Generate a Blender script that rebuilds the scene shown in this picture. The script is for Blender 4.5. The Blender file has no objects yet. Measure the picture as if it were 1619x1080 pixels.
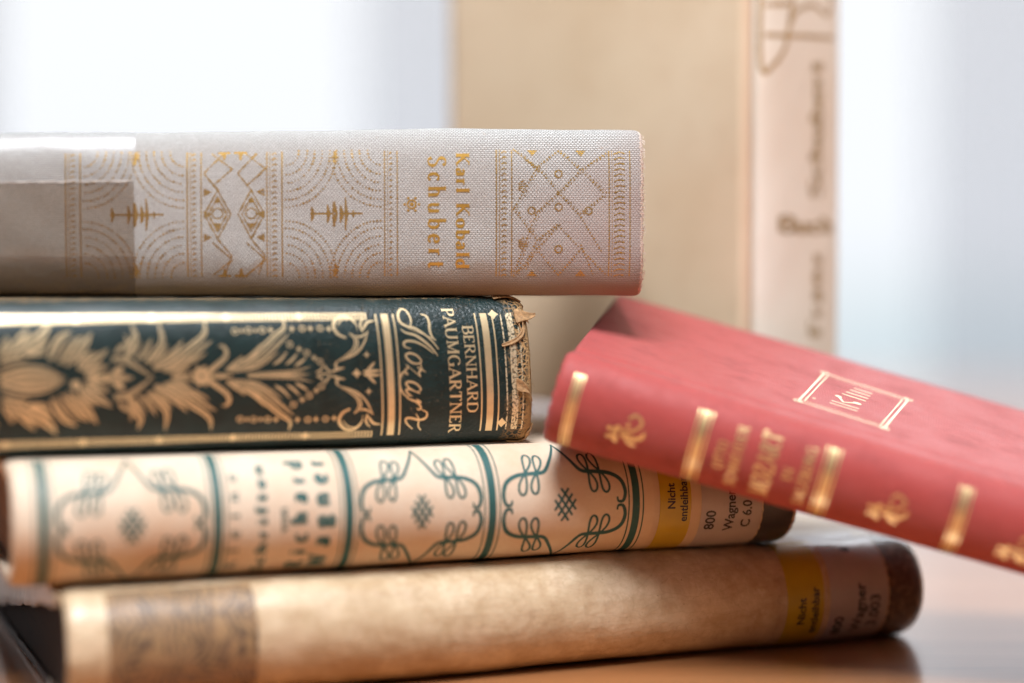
import bpy, math, random
import numpy as np
from mathutils import Vector, Matrix
random.seed(7)
R = math.radians
MM = 0.001
# ------------------------------------------------------------------ camera
sc = bpy.context.scene
FPX = 2923.0                      # focal length in pixels of the 1619 wide frame
PITCH = math.atan(120.0 / FPX)
CAMZ = 97.0                       # mm above the desk
cam = bpy.data.cameras.new('camera'); camo = bpy.data.objects.new('camera', cam)
sc.collection.objects.link(camo); sc.camera = camo
camo.location = (0, 0, CAMZ * MM); camo.rotation_euler = (R(90) - PITCH, 0, 0)
cam.sensor_width = 36.0; cam.lens = FPX / 1619.0 * 36.0
cam.clip_start = 0.02; cam.clip_end = 50
cam.dof.use_dof = True; cam.dof.focus_distance = 0.4510; cam.dof.aperture_fstop = 2.5
cam.dof.aperture_blades = 9
# ------------------------------------------------------------------ world and lamps
w = bpy.data.worlds.new('World'); sc.world = w; w.use_nodes = True
bg = w.node_tree.nodes['Background']
bg.inputs[1].default_value = 1.0
_t = w.node_tree                      # a room that is light towards the ceiling and dark below
_tc = _t.nodes.new('ShaderNodeTexCoord'); _sp = _t.nodes.new('ShaderNodeSeparateXYZ'); _rp = _t.nodes.new('ShaderNodeValToRGB')
_t.links.new(_tc.outputs['Generated'], _sp.inputs[0]); _t.links.new(_sp.outputs[2], _rp.inputs[0]); _t.links.new(_rp.outputs[0], bg.inputs[0])
_rp.color_ramp.elements[0].position = 0.0; _rp.color_ramp.elements[0].color = (.020, .017, .015, 1)
_rp.color_ramp.elements[1].position = 0.85; _rp.color_ramp.elements[1].color = (.62, .66, .72, 1)
_e = _rp.color_ramp.elements.new(0.22); _e.color = (.035, .035, .038, 1)
_e = _rp.color_ramp.elements.new(0.50); _e.color = (.20, .21, .235, 1)

def area(name, loc, target, size, power, color, sy=None):
    l = bpy.data.lights.new(name, 'AREA'); l.energy = power; l.color = color
    l.shape = 'RECTANGLE'; l.size = size; l.size_y = sy or size
    o = bpy.data.objects.new(name, l); sc.collection.objects.link(o)
    o.location = loc
    o.rotation_euler = (Vector(target) - Vector(loc)).to_track_quat('-Z', 'Y').to_euler()
    return o
area('window_light', (-0.06, 0.02, 0.99), (-0.03, 0.42, 0.05), 0.45, 22.0, (0.93, 0.95, 1.0), 0.45)
area('front_fill_light', (-0.30, -0.9, 0.65), (0.0, 0.45, 0.05), 0.9, 0.55, (1.0, 0.86, 0.70), 0.7)  # weak fill lamp, added in front to lift the shaded faces
area('back_window_light', (0.35, 1.70, 1.05), (0.1, 0.5, 0.0), 1.4, 10.0, (0.92, 0.96, 1.0), 0.5)
area('side_fill_light', (0.85, 0.80, 0.50), (0.1, 0.5, 0.0), 0.5, 3.2, (1.0, 0.97, 0.94), 0.6)  # added fill, no window there; lifts the standing spine and red cover
sc.view_settings.view_transform = 'Standard'; sc.view_settings.look = 'None'
sc.view_settings.exposure = 0.0; sc.view_settings.gamma = 1.0
sc.view_settings.use_curve_mapping = False
sc.render.engine = 'CYCLES'
sc.cycles.use_denoising = True
try:
    sc.cycles.denoiser = 'OPENIMAGEDENOISE'
except Exception:
    pass
sc.cycles.max_bounces = 8; sc.cycles.caustics_reflective = False; sc.cycles.caustics_refractive = False
sc.cycles.sample_clamp_indirect = 4.0

# ------------------------------------------------------------------ projection helpers
FWD = np.array([0, math.cos(PITCH), -math.sin(PITCH)])
UPV = np.array([0, math.sin(PITCH), math.cos(PITCH)])
CAM = np.array([0, 0, CAMZ])
def project(P):
    d = np.asarray(P, float) - CAM
    f = d @ FWD
    return np.stack([809.5 + FPX * d[..., 0] / f, 540 - FPX * (d @ UPV) / f], -1)

# ------------------------------------------------------------------ node helpers
class N:
    def __init__(s, name):
        s.m = bpy.data.materials.new(name); s.m.use_nodes = True
        s.t = s.m.node_tree; s.t.nodes.clear()
        s.out = s.t.nodes.new('ShaderNodeOutputMaterial')
    def n(s, typ, **kw):
        nd = s.t.nodes.new('ShaderNode' + typ)
        for k, v in kw.items():
            if k.startswith('_'): setattr(nd, k[1:], v)
        for k, v in kw.items():
            if not k.startswith('_'):
                key = k.replace('__', ' ')
                s.put(nd, key, v)
        return nd
    def put(s, nd, key, v):
        inp = nd.inputs[int(key[1:])] if key[0] == 'i' and key[1:].isdigit() else nd.inputs[key]
        if isinstance(v, bpy.types.NodeSocket): s.t.links.new(v, inp)
        elif isinstance(v, bpy.types.Node): s.t.links.new(v.outputs[0], inp)
        else:
            if isinstance(v, (tuple, list)) and len(v) == 3 and inp.type == 'RGBA': v = (*v, 1)
            inp.default_value = v
    def math(s, op, a, b=0.0, c=None, clamp=False):
        nd = s.n('Math', _operation=op, _use_clamp=clamp, i0=a, i1=b)
        if c is not None: s.put(nd, 'i2', c)
        return nd
    def mix(s, f, a, b, blend='MIX'):
        nd = s.t.nodes.new('ShaderNodeMix'); nd.data_type = 'RGBA'; nd.blend_type = blend
        s.put(nd, 'i0', f); s.put(nd, 'i6', a); s.put(nd, 'i7', b)
        return nd.outputs[2]
    def ramp(s, f, stops):
        nd = s.t.nodes.new('ShaderNodeValToRGB'); cr = nd.color_ramp
        while len(cr.elements) > 1: cr.elements.remove(cr.elements[0])
        cr.elements[0].position = stops[0][0]; c = stops[0][1]
        cr.elements[0].color = (*c, 1) if isinstance(c, tuple) else (c, c, c, 1)
        for p, c in stops[1:]:
            e = cr.elements.new(p); e.color = (*c, 1) if isinstance(c, tuple) else (c, c, c, 1)
        s.put(nd, 'i0', f); return nd.outputs[0]
    def uv(s, sx=1, sy=1, warp=0.0, wscale=0.3):
        t = s.n('TexCoord')
        v = t.outputs['UV']
        if warp:
            nz = s.n('TexNoise', Vector=v, Scale=wscale, Detail=2.0)
            off = s.n('VectorMath', _operation='SUBTRACT', i0=nz.outputs['Color'], i1=(0.5, 0.5, 0.5))
            sc_ = s.n('VectorMath', _operation='SCALE', i0=off.outputs[0]); s.put(sc_, 'Scale', warp)
            v = s.n('VectorMath', _operation='ADD', i0=v, i1=sc_.outputs[0]).outputs[0]
        if sx != 1 or sy != 1:
            v = s.n('Mapping', Vector=v, Scale=(sx, sy, 1)).outputs[0]
        return v
    def noise(s, vec, scale, detail=4.0, rough=0.55):
        return s.n('TexNoise', Vector=vec, Scale=scale, Detail=detail, Roughness=rough).outputs[0]
    def bump(s, h, strength=0.3, dist=0.0002, normal=None):
        b = s.n('Bump', Height=h, Strength=strength, Distance=dist)
        if normal is not None: s.put(b, 'Normal', normal)
        return b.outputs[0]
    def bsdf(s, color, rough=0.5, normal=None, metallic=0.0, spec=0.5, coat=0.0, coatr=0.1, alpha=None, sheen=0.0):
        b = s.n('BsdfPrincipled')
        s.put(b, 'Base Color', color); s.put(b, 'Roughness', rough); s.put(b, 'Metallic', metallic)
        s.put(b, 'Specular IOR Level', spec); s.put(b, 'Coat Weight', coat); s.put(b, 'Coat Roughness', coatr)
        if sheen: s.put(b, 'Sheen Weight', sheen)
        if normal is not None: s.put(b, 'Normal', normal)
        if alpha is not None: s.put(b, 'Alpha', alpha)
        s.t.links.new(b.outputs[0], s.out.inputs[0]); return b

def weave(n, pw, ph, warp=0.25, mortar=0.16, smooth=0.6):
    """woven threads: rows of short raised stitches"""
    v = n.uv(warp=warp, wscale=0.35)
    v2 = n.n('VectorMath', _operation='ADD', i0=v, i1=(500, 500, 0)).outputs[0]
    b = n.n('TexBrick', Vector=v2, Scale=1.0, _offset=0.5, Mortar__Size=ph * mortar,
            Mortar__Smooth=smooth, Brick__Width=pw, Row__Height=ph,
            Color1=(0.82, 0.82, 0.82), Color2=(1, 1, 1), Mortar=(0, 0, 0))
    return b.outputs[0], b.outputs[1], v

def cloth(name, light, dark, pw, ph, stain=None, stain_amt=0.5, bumpd=0.00012, rough=0.75, mortar=0.16, contrast=1.0, warp=0.25, sheen=0.0):
    n = N(name)
    c, f, v = weave(n, pw, ph, warp, mortar)
    big = n.noise(v, 0.045, 5.0, 0.6)
    fine = n.noise(v, 1.1, 3.0)
    col = n.mix(n.math('MULTIPLY', n.math('SUBTRACT', 1.0, c), contrast), light, dark)
    col = n.mix(n.ramp(fine, [(0.3, 0.0), (0.75, 0.28)]), col, dark)
    if stain:
        col = n.mix(n.ramp(big, [(0.42, 0.0), (0.72, stain_amt)]), col, stain)
    h = n.math('ADD', c, n.math('MULTIPLY', fine, 0.5))
    n.bsdf(col, rough, n.bump(h, 0.9, bumpd), spec=0.3, sheen=sheen)
    return n.m

def foil(name, color, rough=0.32, wear_scale=1.2, wear=(0.30, 0.42), weavep=None, metallic=1.0, bumpd=0.00003, wlow=0.0, grain=3.0):
    n = N(name)
    v = n.uv()
    wn = n.noise(v, wear_scale, 5.0, 0.65)
    a = n.ramp(wn, [(wear[0], wlow), (wear[1], 1.0)])
    if weavep:
        c, f, v2 = weave(n, weavep[0], weavep[1], weavep[2], 0.16)
        a = n.math('MULTIPLY', a, n.ramp(c, [(0.25, 0.0), (0.75, 1.0)]))
        hb = c
    else:
        hb = n.noise(v, grain, 3.0)
    col = n.mix(n.noise(v, 0.35, 3.0), color, tuple(x * 0.72 for x in color))
    n.bsdf(col, rough, n.bump(hb, 0.6, bumpd), metallic=metallic, alpha=a)
    return n.m

def plain(name, color, rough=0.6, var=0.12, scale=0.2, coat=0.0, bump=0.0, metallic=0.0, bs=1.5, coord='UV'):
    n = N(name)
    v = n.uv() if coord == 'UV' else n.n('Mapping', Vector=n.n('TexCoord').outputs['Object'], Scale=(1000, 1000, 1000)).outputs[0]
    nz = n.noise(v, scale, 5.0)
    c2 = tuple(max(0, x * (1 - var * 2.2)) for x in color)
    col = n.mix(n.ramp(nz, [(0.3, 0.0), (0.7, 1.0)]), color, c2)
    nb = n.bump(n.noise(v, bs, 4.0), 0.5, bump) if bump else None
    n.bsdf(col, rough, nb, coat=coat, metallic=metallic)
    return n.m

def pages(name, c1, c2, rough=0.7, period=0.22):
    n = N(name)
    t = n.n('TexCoord').outputs['Object']
    m = n.n('Mapping', Vector=t, Scale=(60, 60, 1000 / period * 0.35)).outputs[0]
    nz = n.noise(m, 1.0, 6.0, 0.7)
    big = n.noise(n.n('Mapping', Vector=t, Scale=(60, 60, 160)).outputs[0], 1.0, 3.0)
    col = n.mix(n.ramp(nz, [(0.35, 0.0), (0.62, 1.0)]), c1, c2)
    col = n.mix(n.ramp(big, [(0.35, 0.0), (0.8, 0.5)]), col, tuple(x * 0.6 for x in c2))
    n.bsdf(col, rough, n.bump(nz, 0.7, 0.0003), spec=0.25)
    return n.m

def film_mat(name, rough=0.12, strength=0.5, tint=(1, 1, 1), base=0.04):
    """clear glossy plastic over a surface"""
    n = N(name)
    v = n.uv()
    nb = n.bump(n.noise(v, 0.09, 2.0), 0.5, 0.0006)
    g = n.n('BsdfGlossy', Color=(1, 1, 1), Roughness=rough, Normal=nb)
    t = n.n('BsdfTransparent', Color=tint)
    lw = n.n('LayerWeight', Blend=0.5, Normal=nb).outputs['Facing']
    fac = n.math('ADD', n.math('MULTIPLY', n.math('POWER', lw, 4.0), strength), base, clamp=True)
    mx = n.n('MixShader', i0=fac, i1=t.outputs[0], i2=g.outputs[0])
    n.t.links.new(mx.outputs[0], n.out.inputs[0])
    return n.m

def emis(name, build):
    n = N(name); col, st = build(n)
    e = n.n('Emission', Color=col, Strength=st)
    n.t.links.new(e.outputs[0], n.out.inputs[0]); return n.m

# ------------------------------------------------------------------ object helpers
def link(o, parent=None):
    sc.collection.objects.link(o)
    if parent is not None:
        o.parent = parent
    return o
def thing(name, label, cat, loc, rot=None, group=None):
    o = bpy.data.objects.new(name, None); sc.collection.objects.link(o)
    if rot is not None: o.matrix_world = rot
    else: o.location = loc
    o.empty_display_size = 0.02
    o['label'] = label; o['category'] = cat
    if group: o['group'] = group
    return o
def mesh_obj(name, verts, faces, mat, parent=None, smooth=True, uvs=None, mats=None):
    me = bpy.data.meshes.new(name)
    me.from_pydata([tuple(v) for v in verts], [], faces)
    if uvs is not None:
        ul = me.uv_layers.new(name='UVMap')
        li = np.empty(len(me.loops), dtype=np.int32); me.loops.foreach_get('vertex_index', li)
        arr = np.asarray(uvs, dtype=np.float32)[li]
        ul.data.foreach_set('uv', arr.ravel())
    me.materials.append(mat)
    if smooth: me.polygons.foreach_set('use_smooth', [True] * len(me.polygons))
    me.update()
    return link(bpy.data.objects.new(name, me), parent)

def box_obj(name, x0, x1, y0, y1, z0, z1, mat, parent=None, bev=0.0):
    vs = [(x, y, z) for x in (x0, x1) for y in (y0, y1) for z in (z0, z1)]
    fs = [(0, 1, 3, 2), (4, 6, 7, 5), (0, 4, 5, 1), (2, 3, 7, 6), (0, 2, 6, 4), (1, 5, 7, 3)]
    o = mesh_obj(name, vs, fs, mat, parent, smooth=False)
    if bev:
        b = o.modifiers.new('bevel', 'BEVEL'); b.width = bev; b.segments = 3
    return o

# smooth 2D curve through points
def curve(pts, n=8):
    P = [np.array(p, float) for p in pts]
    if len(P) < 3:
        return [P[0] + (P[-1] - P[0]) * t for t in np.linspace(0, 1, n)]
    E = [2 * P[0] - P[1]] + P + [2 * P[-1] - P[-2]]
    out = []
    for i in range(1, len(E) - 2):
        a, b, c, d = E[i - 1], E[i], E[i + 1], E[i + 2]
        for k in range(n):
            t = k / n
            out.append(0.5 * ((2 * b) + (c - a) * t + (2 * a - 5 * b + 4 * c - d) * t * t + (3 * b - a - 3 * c + d) * t ** 3))
    out.append(P[-1]); return out

def wnoise(x, seed=0):
    return (math.sin(x * 1.7 + seed * 2.1) + math.sin(x * 3.9 + seed * 5.3) * .6 + math.sin(x * 9.1 + seed) * .35) / 1.95

# ------------------------------------------------------------------ the book
class Book:
    def __init__(s, L, W, T, b, p, q=2.0, board=2.4, groove=0.7, taper=None, shellt=1.3, wob=0.15, seed=0, endwob=0.0, inset=0.0, capround=1.5, shear=0.0, sq=2.6):
        s.L, s.W, s.T, s.b, s.seed, s.wob = L, W, T, b, seed, wob
        s.board, s.shellt, s.inset, s.endwob, s.capround = board, shellt, inset, endwob, capround
        s.taper = taper or (lambda x: 1.0); s.shear = shear; s.sq = sq
        sp = []
        for k in range(-48, 49):
            a = k / 48 * math.pi / 2
            sp.append((b * (1 - abs(math.cos(a)) ** (2 / q)), T / 2 + T / 2 * math.copysign(abs(math.sin(a)) ** (2 / p), a)))
        g = groove
        top = [(b + 1.0, T - g * .35), (b + 2.2, T - g), (b + 3.6, T - g), (b + 4.8, T - g * .35), (b + 5.8, T), (b + 7.5, T)]
        for k in range(1, 13): top.append((b + 7.5 + (W - b - 7.5) * k / 12, T))
        bot = [(y, T - z) for y, z in top][::-1]
        pr = np.array(bot + sp + top)
        seg = np.r_[0, np.cumsum(np.hypot(*np.diff(pr, axis=0).T))]
        # resample the profile evenly
        mid = seg[len(bot) + 48]
        s.pv = seg - mid; s.py = pr[:, 0]; s.pz = pr[:, 1]
        s.vsp = seg[len(bot) + 96] - mid      # arc length at the shoulder
    def local(s, sx, v, off=0.0):
        y = np.interp(v, s.pv, s.py); z = np.interp(v, s.pv, s.pz)
        y2 = np.interp(v + .15, s.pv, s.py); z2 = np.interp(v + .15, s.pv, s.pz)
        y1 = np.interp(v - .15, s.pv, s.py); z1 = np.interp(v - .15, s.pv, s.pz)
        ty, tz = y2 - y1, z2 - z1; l = math.hypot(ty, tz) or 1
        ny, nz = -tz / l, ty / l
        k = s.taper(sx)
        w = s.wob * wnoise(sx * 0.035 + v * 0.05, s.seed)
        edge = min(sx, s.L - sx)
        if edge < s.capround:      # rounded caps at the ends of the spine
            w -= (1 - math.sqrt(max(0, 1 - (1 - max(edge, 0) / s.capround) ** 2))) * s.capround * 0.55
        y = y + (off + w) * ny
        z = (z + (off + w) * nz) * k
        return np.array([sx + s.shear * (s.T / 2 - z), y, z])
    def place(s, u, wv, nv, origin):
        s.M = np.eye(4)
        s.M[:3, 0], s.M[:3, 1], s.M[:3, 2], s.M[:3, 3] = u, wv, nv, origin
        return s
    def world(s, p): return s.M[:3, :3] @ np.asarray(p) + s.M[:3, 3]
    def matrix(s):
        m = Matrix(s.M.tolist()); m.translation = m.translation * MM; return m
    def inv_setup(s):
        vs = np.linspace(-s.vsp * 1.05, min(s.vsp + s.W - 12, s.pv[-1] - 1), 60); ss = np.linspace(0.5, s.L - .5, 60)
        G = np.array([[s.world(s.local(a, v)) for v in vs] for a in ss])
        s.gp = project(G); s.gs, s.gv = ss, vs
        d = G - CAM
        nrm = np.cross(np.gradient(G, axis=0), np.gradient(G, axis=1))
        vis = (nrm * d).sum(-1)
        sgn = np.sign(np.median(vis[:, np.argmin(abs(vs))]))
        s.gvis = vis * sgn > 0
    def px(s, x, y):
        """the point (length, girth) of the cover seen at a photo pixel"""
        if not hasattr(s, 'gp'): s.inv_setup()
        d = np.hypot(s.gp[..., 0] - x, s.gp[..., 1] - y) + (~s.gvis) * 1e4
        i, j = np.unravel_index(np.argmin(d), d.shape)
        a, v = s.gs[i], s.gv[j]
        for _ in range(6):
            f = project(s.world(s.local(a, v))); e = np.array([x, y]) - f
            if abs(e).max() < .02: break
            ja = (project(s.world(s.local(a + .2, v))) - f) / .2
            jv = (project(s.world(s.local(a, v + .2))) - f) / .2
            try: st = np.linalg.solve(np.array([ja, jv]).T, e)
            except np.linalg.LinAlgError: break
            st = np.clip(st, -6, 6); a += st[0]; v += st[1]
        return np.array([a, v])
    def build(s, root, cover_mat, page_mat, edge_mat=None, fray=None, ns=150):
        step = 0.35
        vs = list(np.arange(s.pv[0], -s.vsp - 8, 8.0)) + list(np.arange(-s.vsp - 8, s.vsp + 8, .5)) + list(np.arange(s.vsp + 8, s.pv[-1], 8.0)) + [s.pv[-1]]
        ss = sorted(set([0, .3, .7, 1.2, 2.0] + [s.L - x for x in (0, .3, .7, 1.2, 2.0)] + list(np.linspace(3, s.L - 3, ns))))
        nv_, n_s = len(vs), len(ss)
        V, UV, F = [], [], []
        def endshift(a, v):
            d = 0
            if a == 0 or a == s.L:
                d = s.endwob * wnoise(v * .9, s.seed + 3)
                if fray and a == s.L: d += fray(v)
            if abs(v) > s.vsp + 3 and s.inset:
                if a < s.inset: return s.inset - a
            return d if a else -d
        for a in ss:
            for v in vs:
                p = s.local(a, v); p[0] += endshift(a, v)
                V.append(p * MM); UV.append((p[0], v))
        for a in ss:
            for v in vs:
                t = s.board if abs(v) > s.vsp - 1 else s.shellt
                p = s.local(a, v, -t); p[0] += endshift(a, v)
                V.append(p * MM); UV.append((p[0], v))
        o = n_s * nv_
        for i in range(n_s - 1):
            for j in range(nv_ - 1):
                a, b_, c, d = i * nv_ + j, i * nv_ + j + 1, (i + 1) * nv_ + j + 1, (i + 1) * nv_ + j
                F.append((a, d, c, b_)); F.append((o + a, o + b_, o + c, o + d))
        for j in range(nv_ - 1):
            F.append((j, j + 1, o + j + 1, o + j)); k = (n_s - 1) * nv_ + j
            F.append((k, o + k, o + k + 1, k + 1))
        for i in range(n_s - 1):
            a, d = i * nv_, (i + 1) * nv_
            F.append((a, o + a, o + d, d)); a += nv_ - 1; d += nv_ - 1
            F.append((a, d, o + d, o + a))
        ob = mesh_obj('cover', V, F, cover_mat, root, uvs=UV)
        # page block
        sq = s.sq; V, UV = [], []
        bt = s.board + .05
        prof = []
        for k in range(-16, 17):
            a = k / 16 * math.pi / 2
            prof.append((s.b * .35 + 2.0 + (s.b * .65) * (1 - abs(math.cos(a))), s.T / 2 + (s.T / 2 - bt) * math.sin(a)))
        for k in range(0, 15):
            a = math.pi / 2 - k / 14 * math.pi
            prof.append((s.W - 4.0 - 2.5 * math.cos(a), s.T / 2 + (s.T / 2 - bt) * math.sin(a)))
        m = len(prof); ends = list(np.linspace(sq, s.L - sq, 24))
        for a in ends:
            for y, z in prof: V.append((a * MM, y * MM, z * s.taper(a) * MM)); UV.append((a, z))
        F = [(i * m + j, (i + 1) * m + j, (i + 1) * m + (j + 1) % m, i * m + (j + 1) % m) for i in range(len(ends) - 1) for j in range(m)]
        F.append(tuple(range(m))); F.append(tuple(reversed(range((len(ends) - 1) * m, len(ends) * m))))
        pg = mesh_obj('page_block', V, F, page_mat, root, smooth=False, uvs=UV)
        return ob, pg

class Decal:
    """strokes and patches laid on a book's cover, in (length, girth) millimetres"""
    def __init__(s, book): s.b = book; s.V = []; s.UV = []; s.F = []; s.k = 0
    def add(s, a, v, off):
        s.V.append(s.b.local(a, v, off) * MM); s.UV.append((a, v)); return len(s.V) - 1
    def ribbon(s, pts, width, off=.05, nac=2):
        """pts in sv; width number or function of 0..1"""
        s.k += 1; off = off + .0012 * (s.k % 20)
        P = np.array(pts, float); n = len(P)
        T = np.gradient(P, axis=0); l = np.hypot(T[:, 0], T[:, 1]); l[l == 0] = 1; T /= l[:, None]
        Nn = np.stack([-T[:, 1], T[:, 0]], -1)
        base = len(s.V)
        for i in range(n):
            w_ = width(i / (n - 1)) if callable(width) else width
            for j in range(nac + 1):
                q = P[i] + Nn[i] * w_ * (j / nac - .5); s.add(q[0], q[1], off)
        for i in range(n - 1):
            for j in range(nac):
                a = base + i * (nac + 1) + j; s.F.append((a, a + 1, a + nac + 2, a + nac + 1))
    def pr(s, pts, width, n=8, off=.05, smooth=True):       # ribbon given in photo pixels
        c = curve(pts, n) if smooth else pts
        s.ribbon([s.b.px(*p) for p in c], width, off)
    def rect(s, a0, a1, v0, v1, off=.04, na=12, nv=40, rough_edge=0.0):
        base = len(s.V)
        for i in range(na + 1):
            for j in range(nv + 1):
                a = a0 + (a1 - a0) * i / na; v = v0 + (v1 - v0) * j / nv
                if rough_edge and i in (0, na): a += rough_edge * wnoise(v * 1.3, i)
                s.add(a, v, off)
        for i in range(na):
            for j in range(nv):
                a = base + i * (nv + 1) + j; s.F.append((a, a + nv + 1, a + nv + 2, a + 1))
    def ring(s, c, r, w_, off=.05, n=16, ry=None):
        ry = ry or r
        s.ribbon([(c[0] + r * math.cos(t), c[1] + ry * math.sin(t)) for t in np.linspace(0, 2 * math.pi, n + 1)], w_, off, 1)
    def disc(s, c, r, off=.05, n=10, ry=None):
        ry = ry or r; s.k += 1; off += .0012 * (s.k % 20)
        b0 = s.add(c[0], c[1], off)
        for k in range(n): s.add(c[0] + r * math.cos(k * 2 * math.pi / n), c[1] + ry * math.sin(k * 2 * math.pi / n), off)
        for k in range(n): s.F.append((b0, b0 + 1 + k, b0 + 1 + (k + 1) % n))
    def poly(s, pts, off=.05):   # star-shaped about its mean
        s.k += 1; off += .0012 * (s.k % 20)
        c = np.mean(pts, axis=0); b0 = s.add(c[0], c[1], off)
        for p in pts: s.add(p[0], p[1], off)
        n = len(pts)
        for k in range(n): s.F.append((b0, b0 + 1 + k, b0 + 1 + (k + 1) % n))
    def star(s, c, r, k=4, inner=.35, rot=0.0):
        s.poly([(c[0] + (r if i % 2 == 0 else r * inner) * math.cos(rot + i * math.pi / k), c[1] + (r if i % 2 == 0 else r * inner) * math.sin(rot + i * math.pi / k)) for i in range(2 * k)])
    def done(s, name, mat, root):
        if s.V: return mesh_obj(name, s.V, s.F, mat, root, uvs=s.UV)

def leafw(w_, peak=.38, base=.35):
    def f(t):
        if t < peak: return w_ * (base + (1 - base) * math.sin(t / peak * math.pi / 2))
        return w_ * max(0.02, math.cos((t - peak) / (1 - peak) * math.pi / 2) ** .8)
    return f

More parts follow.
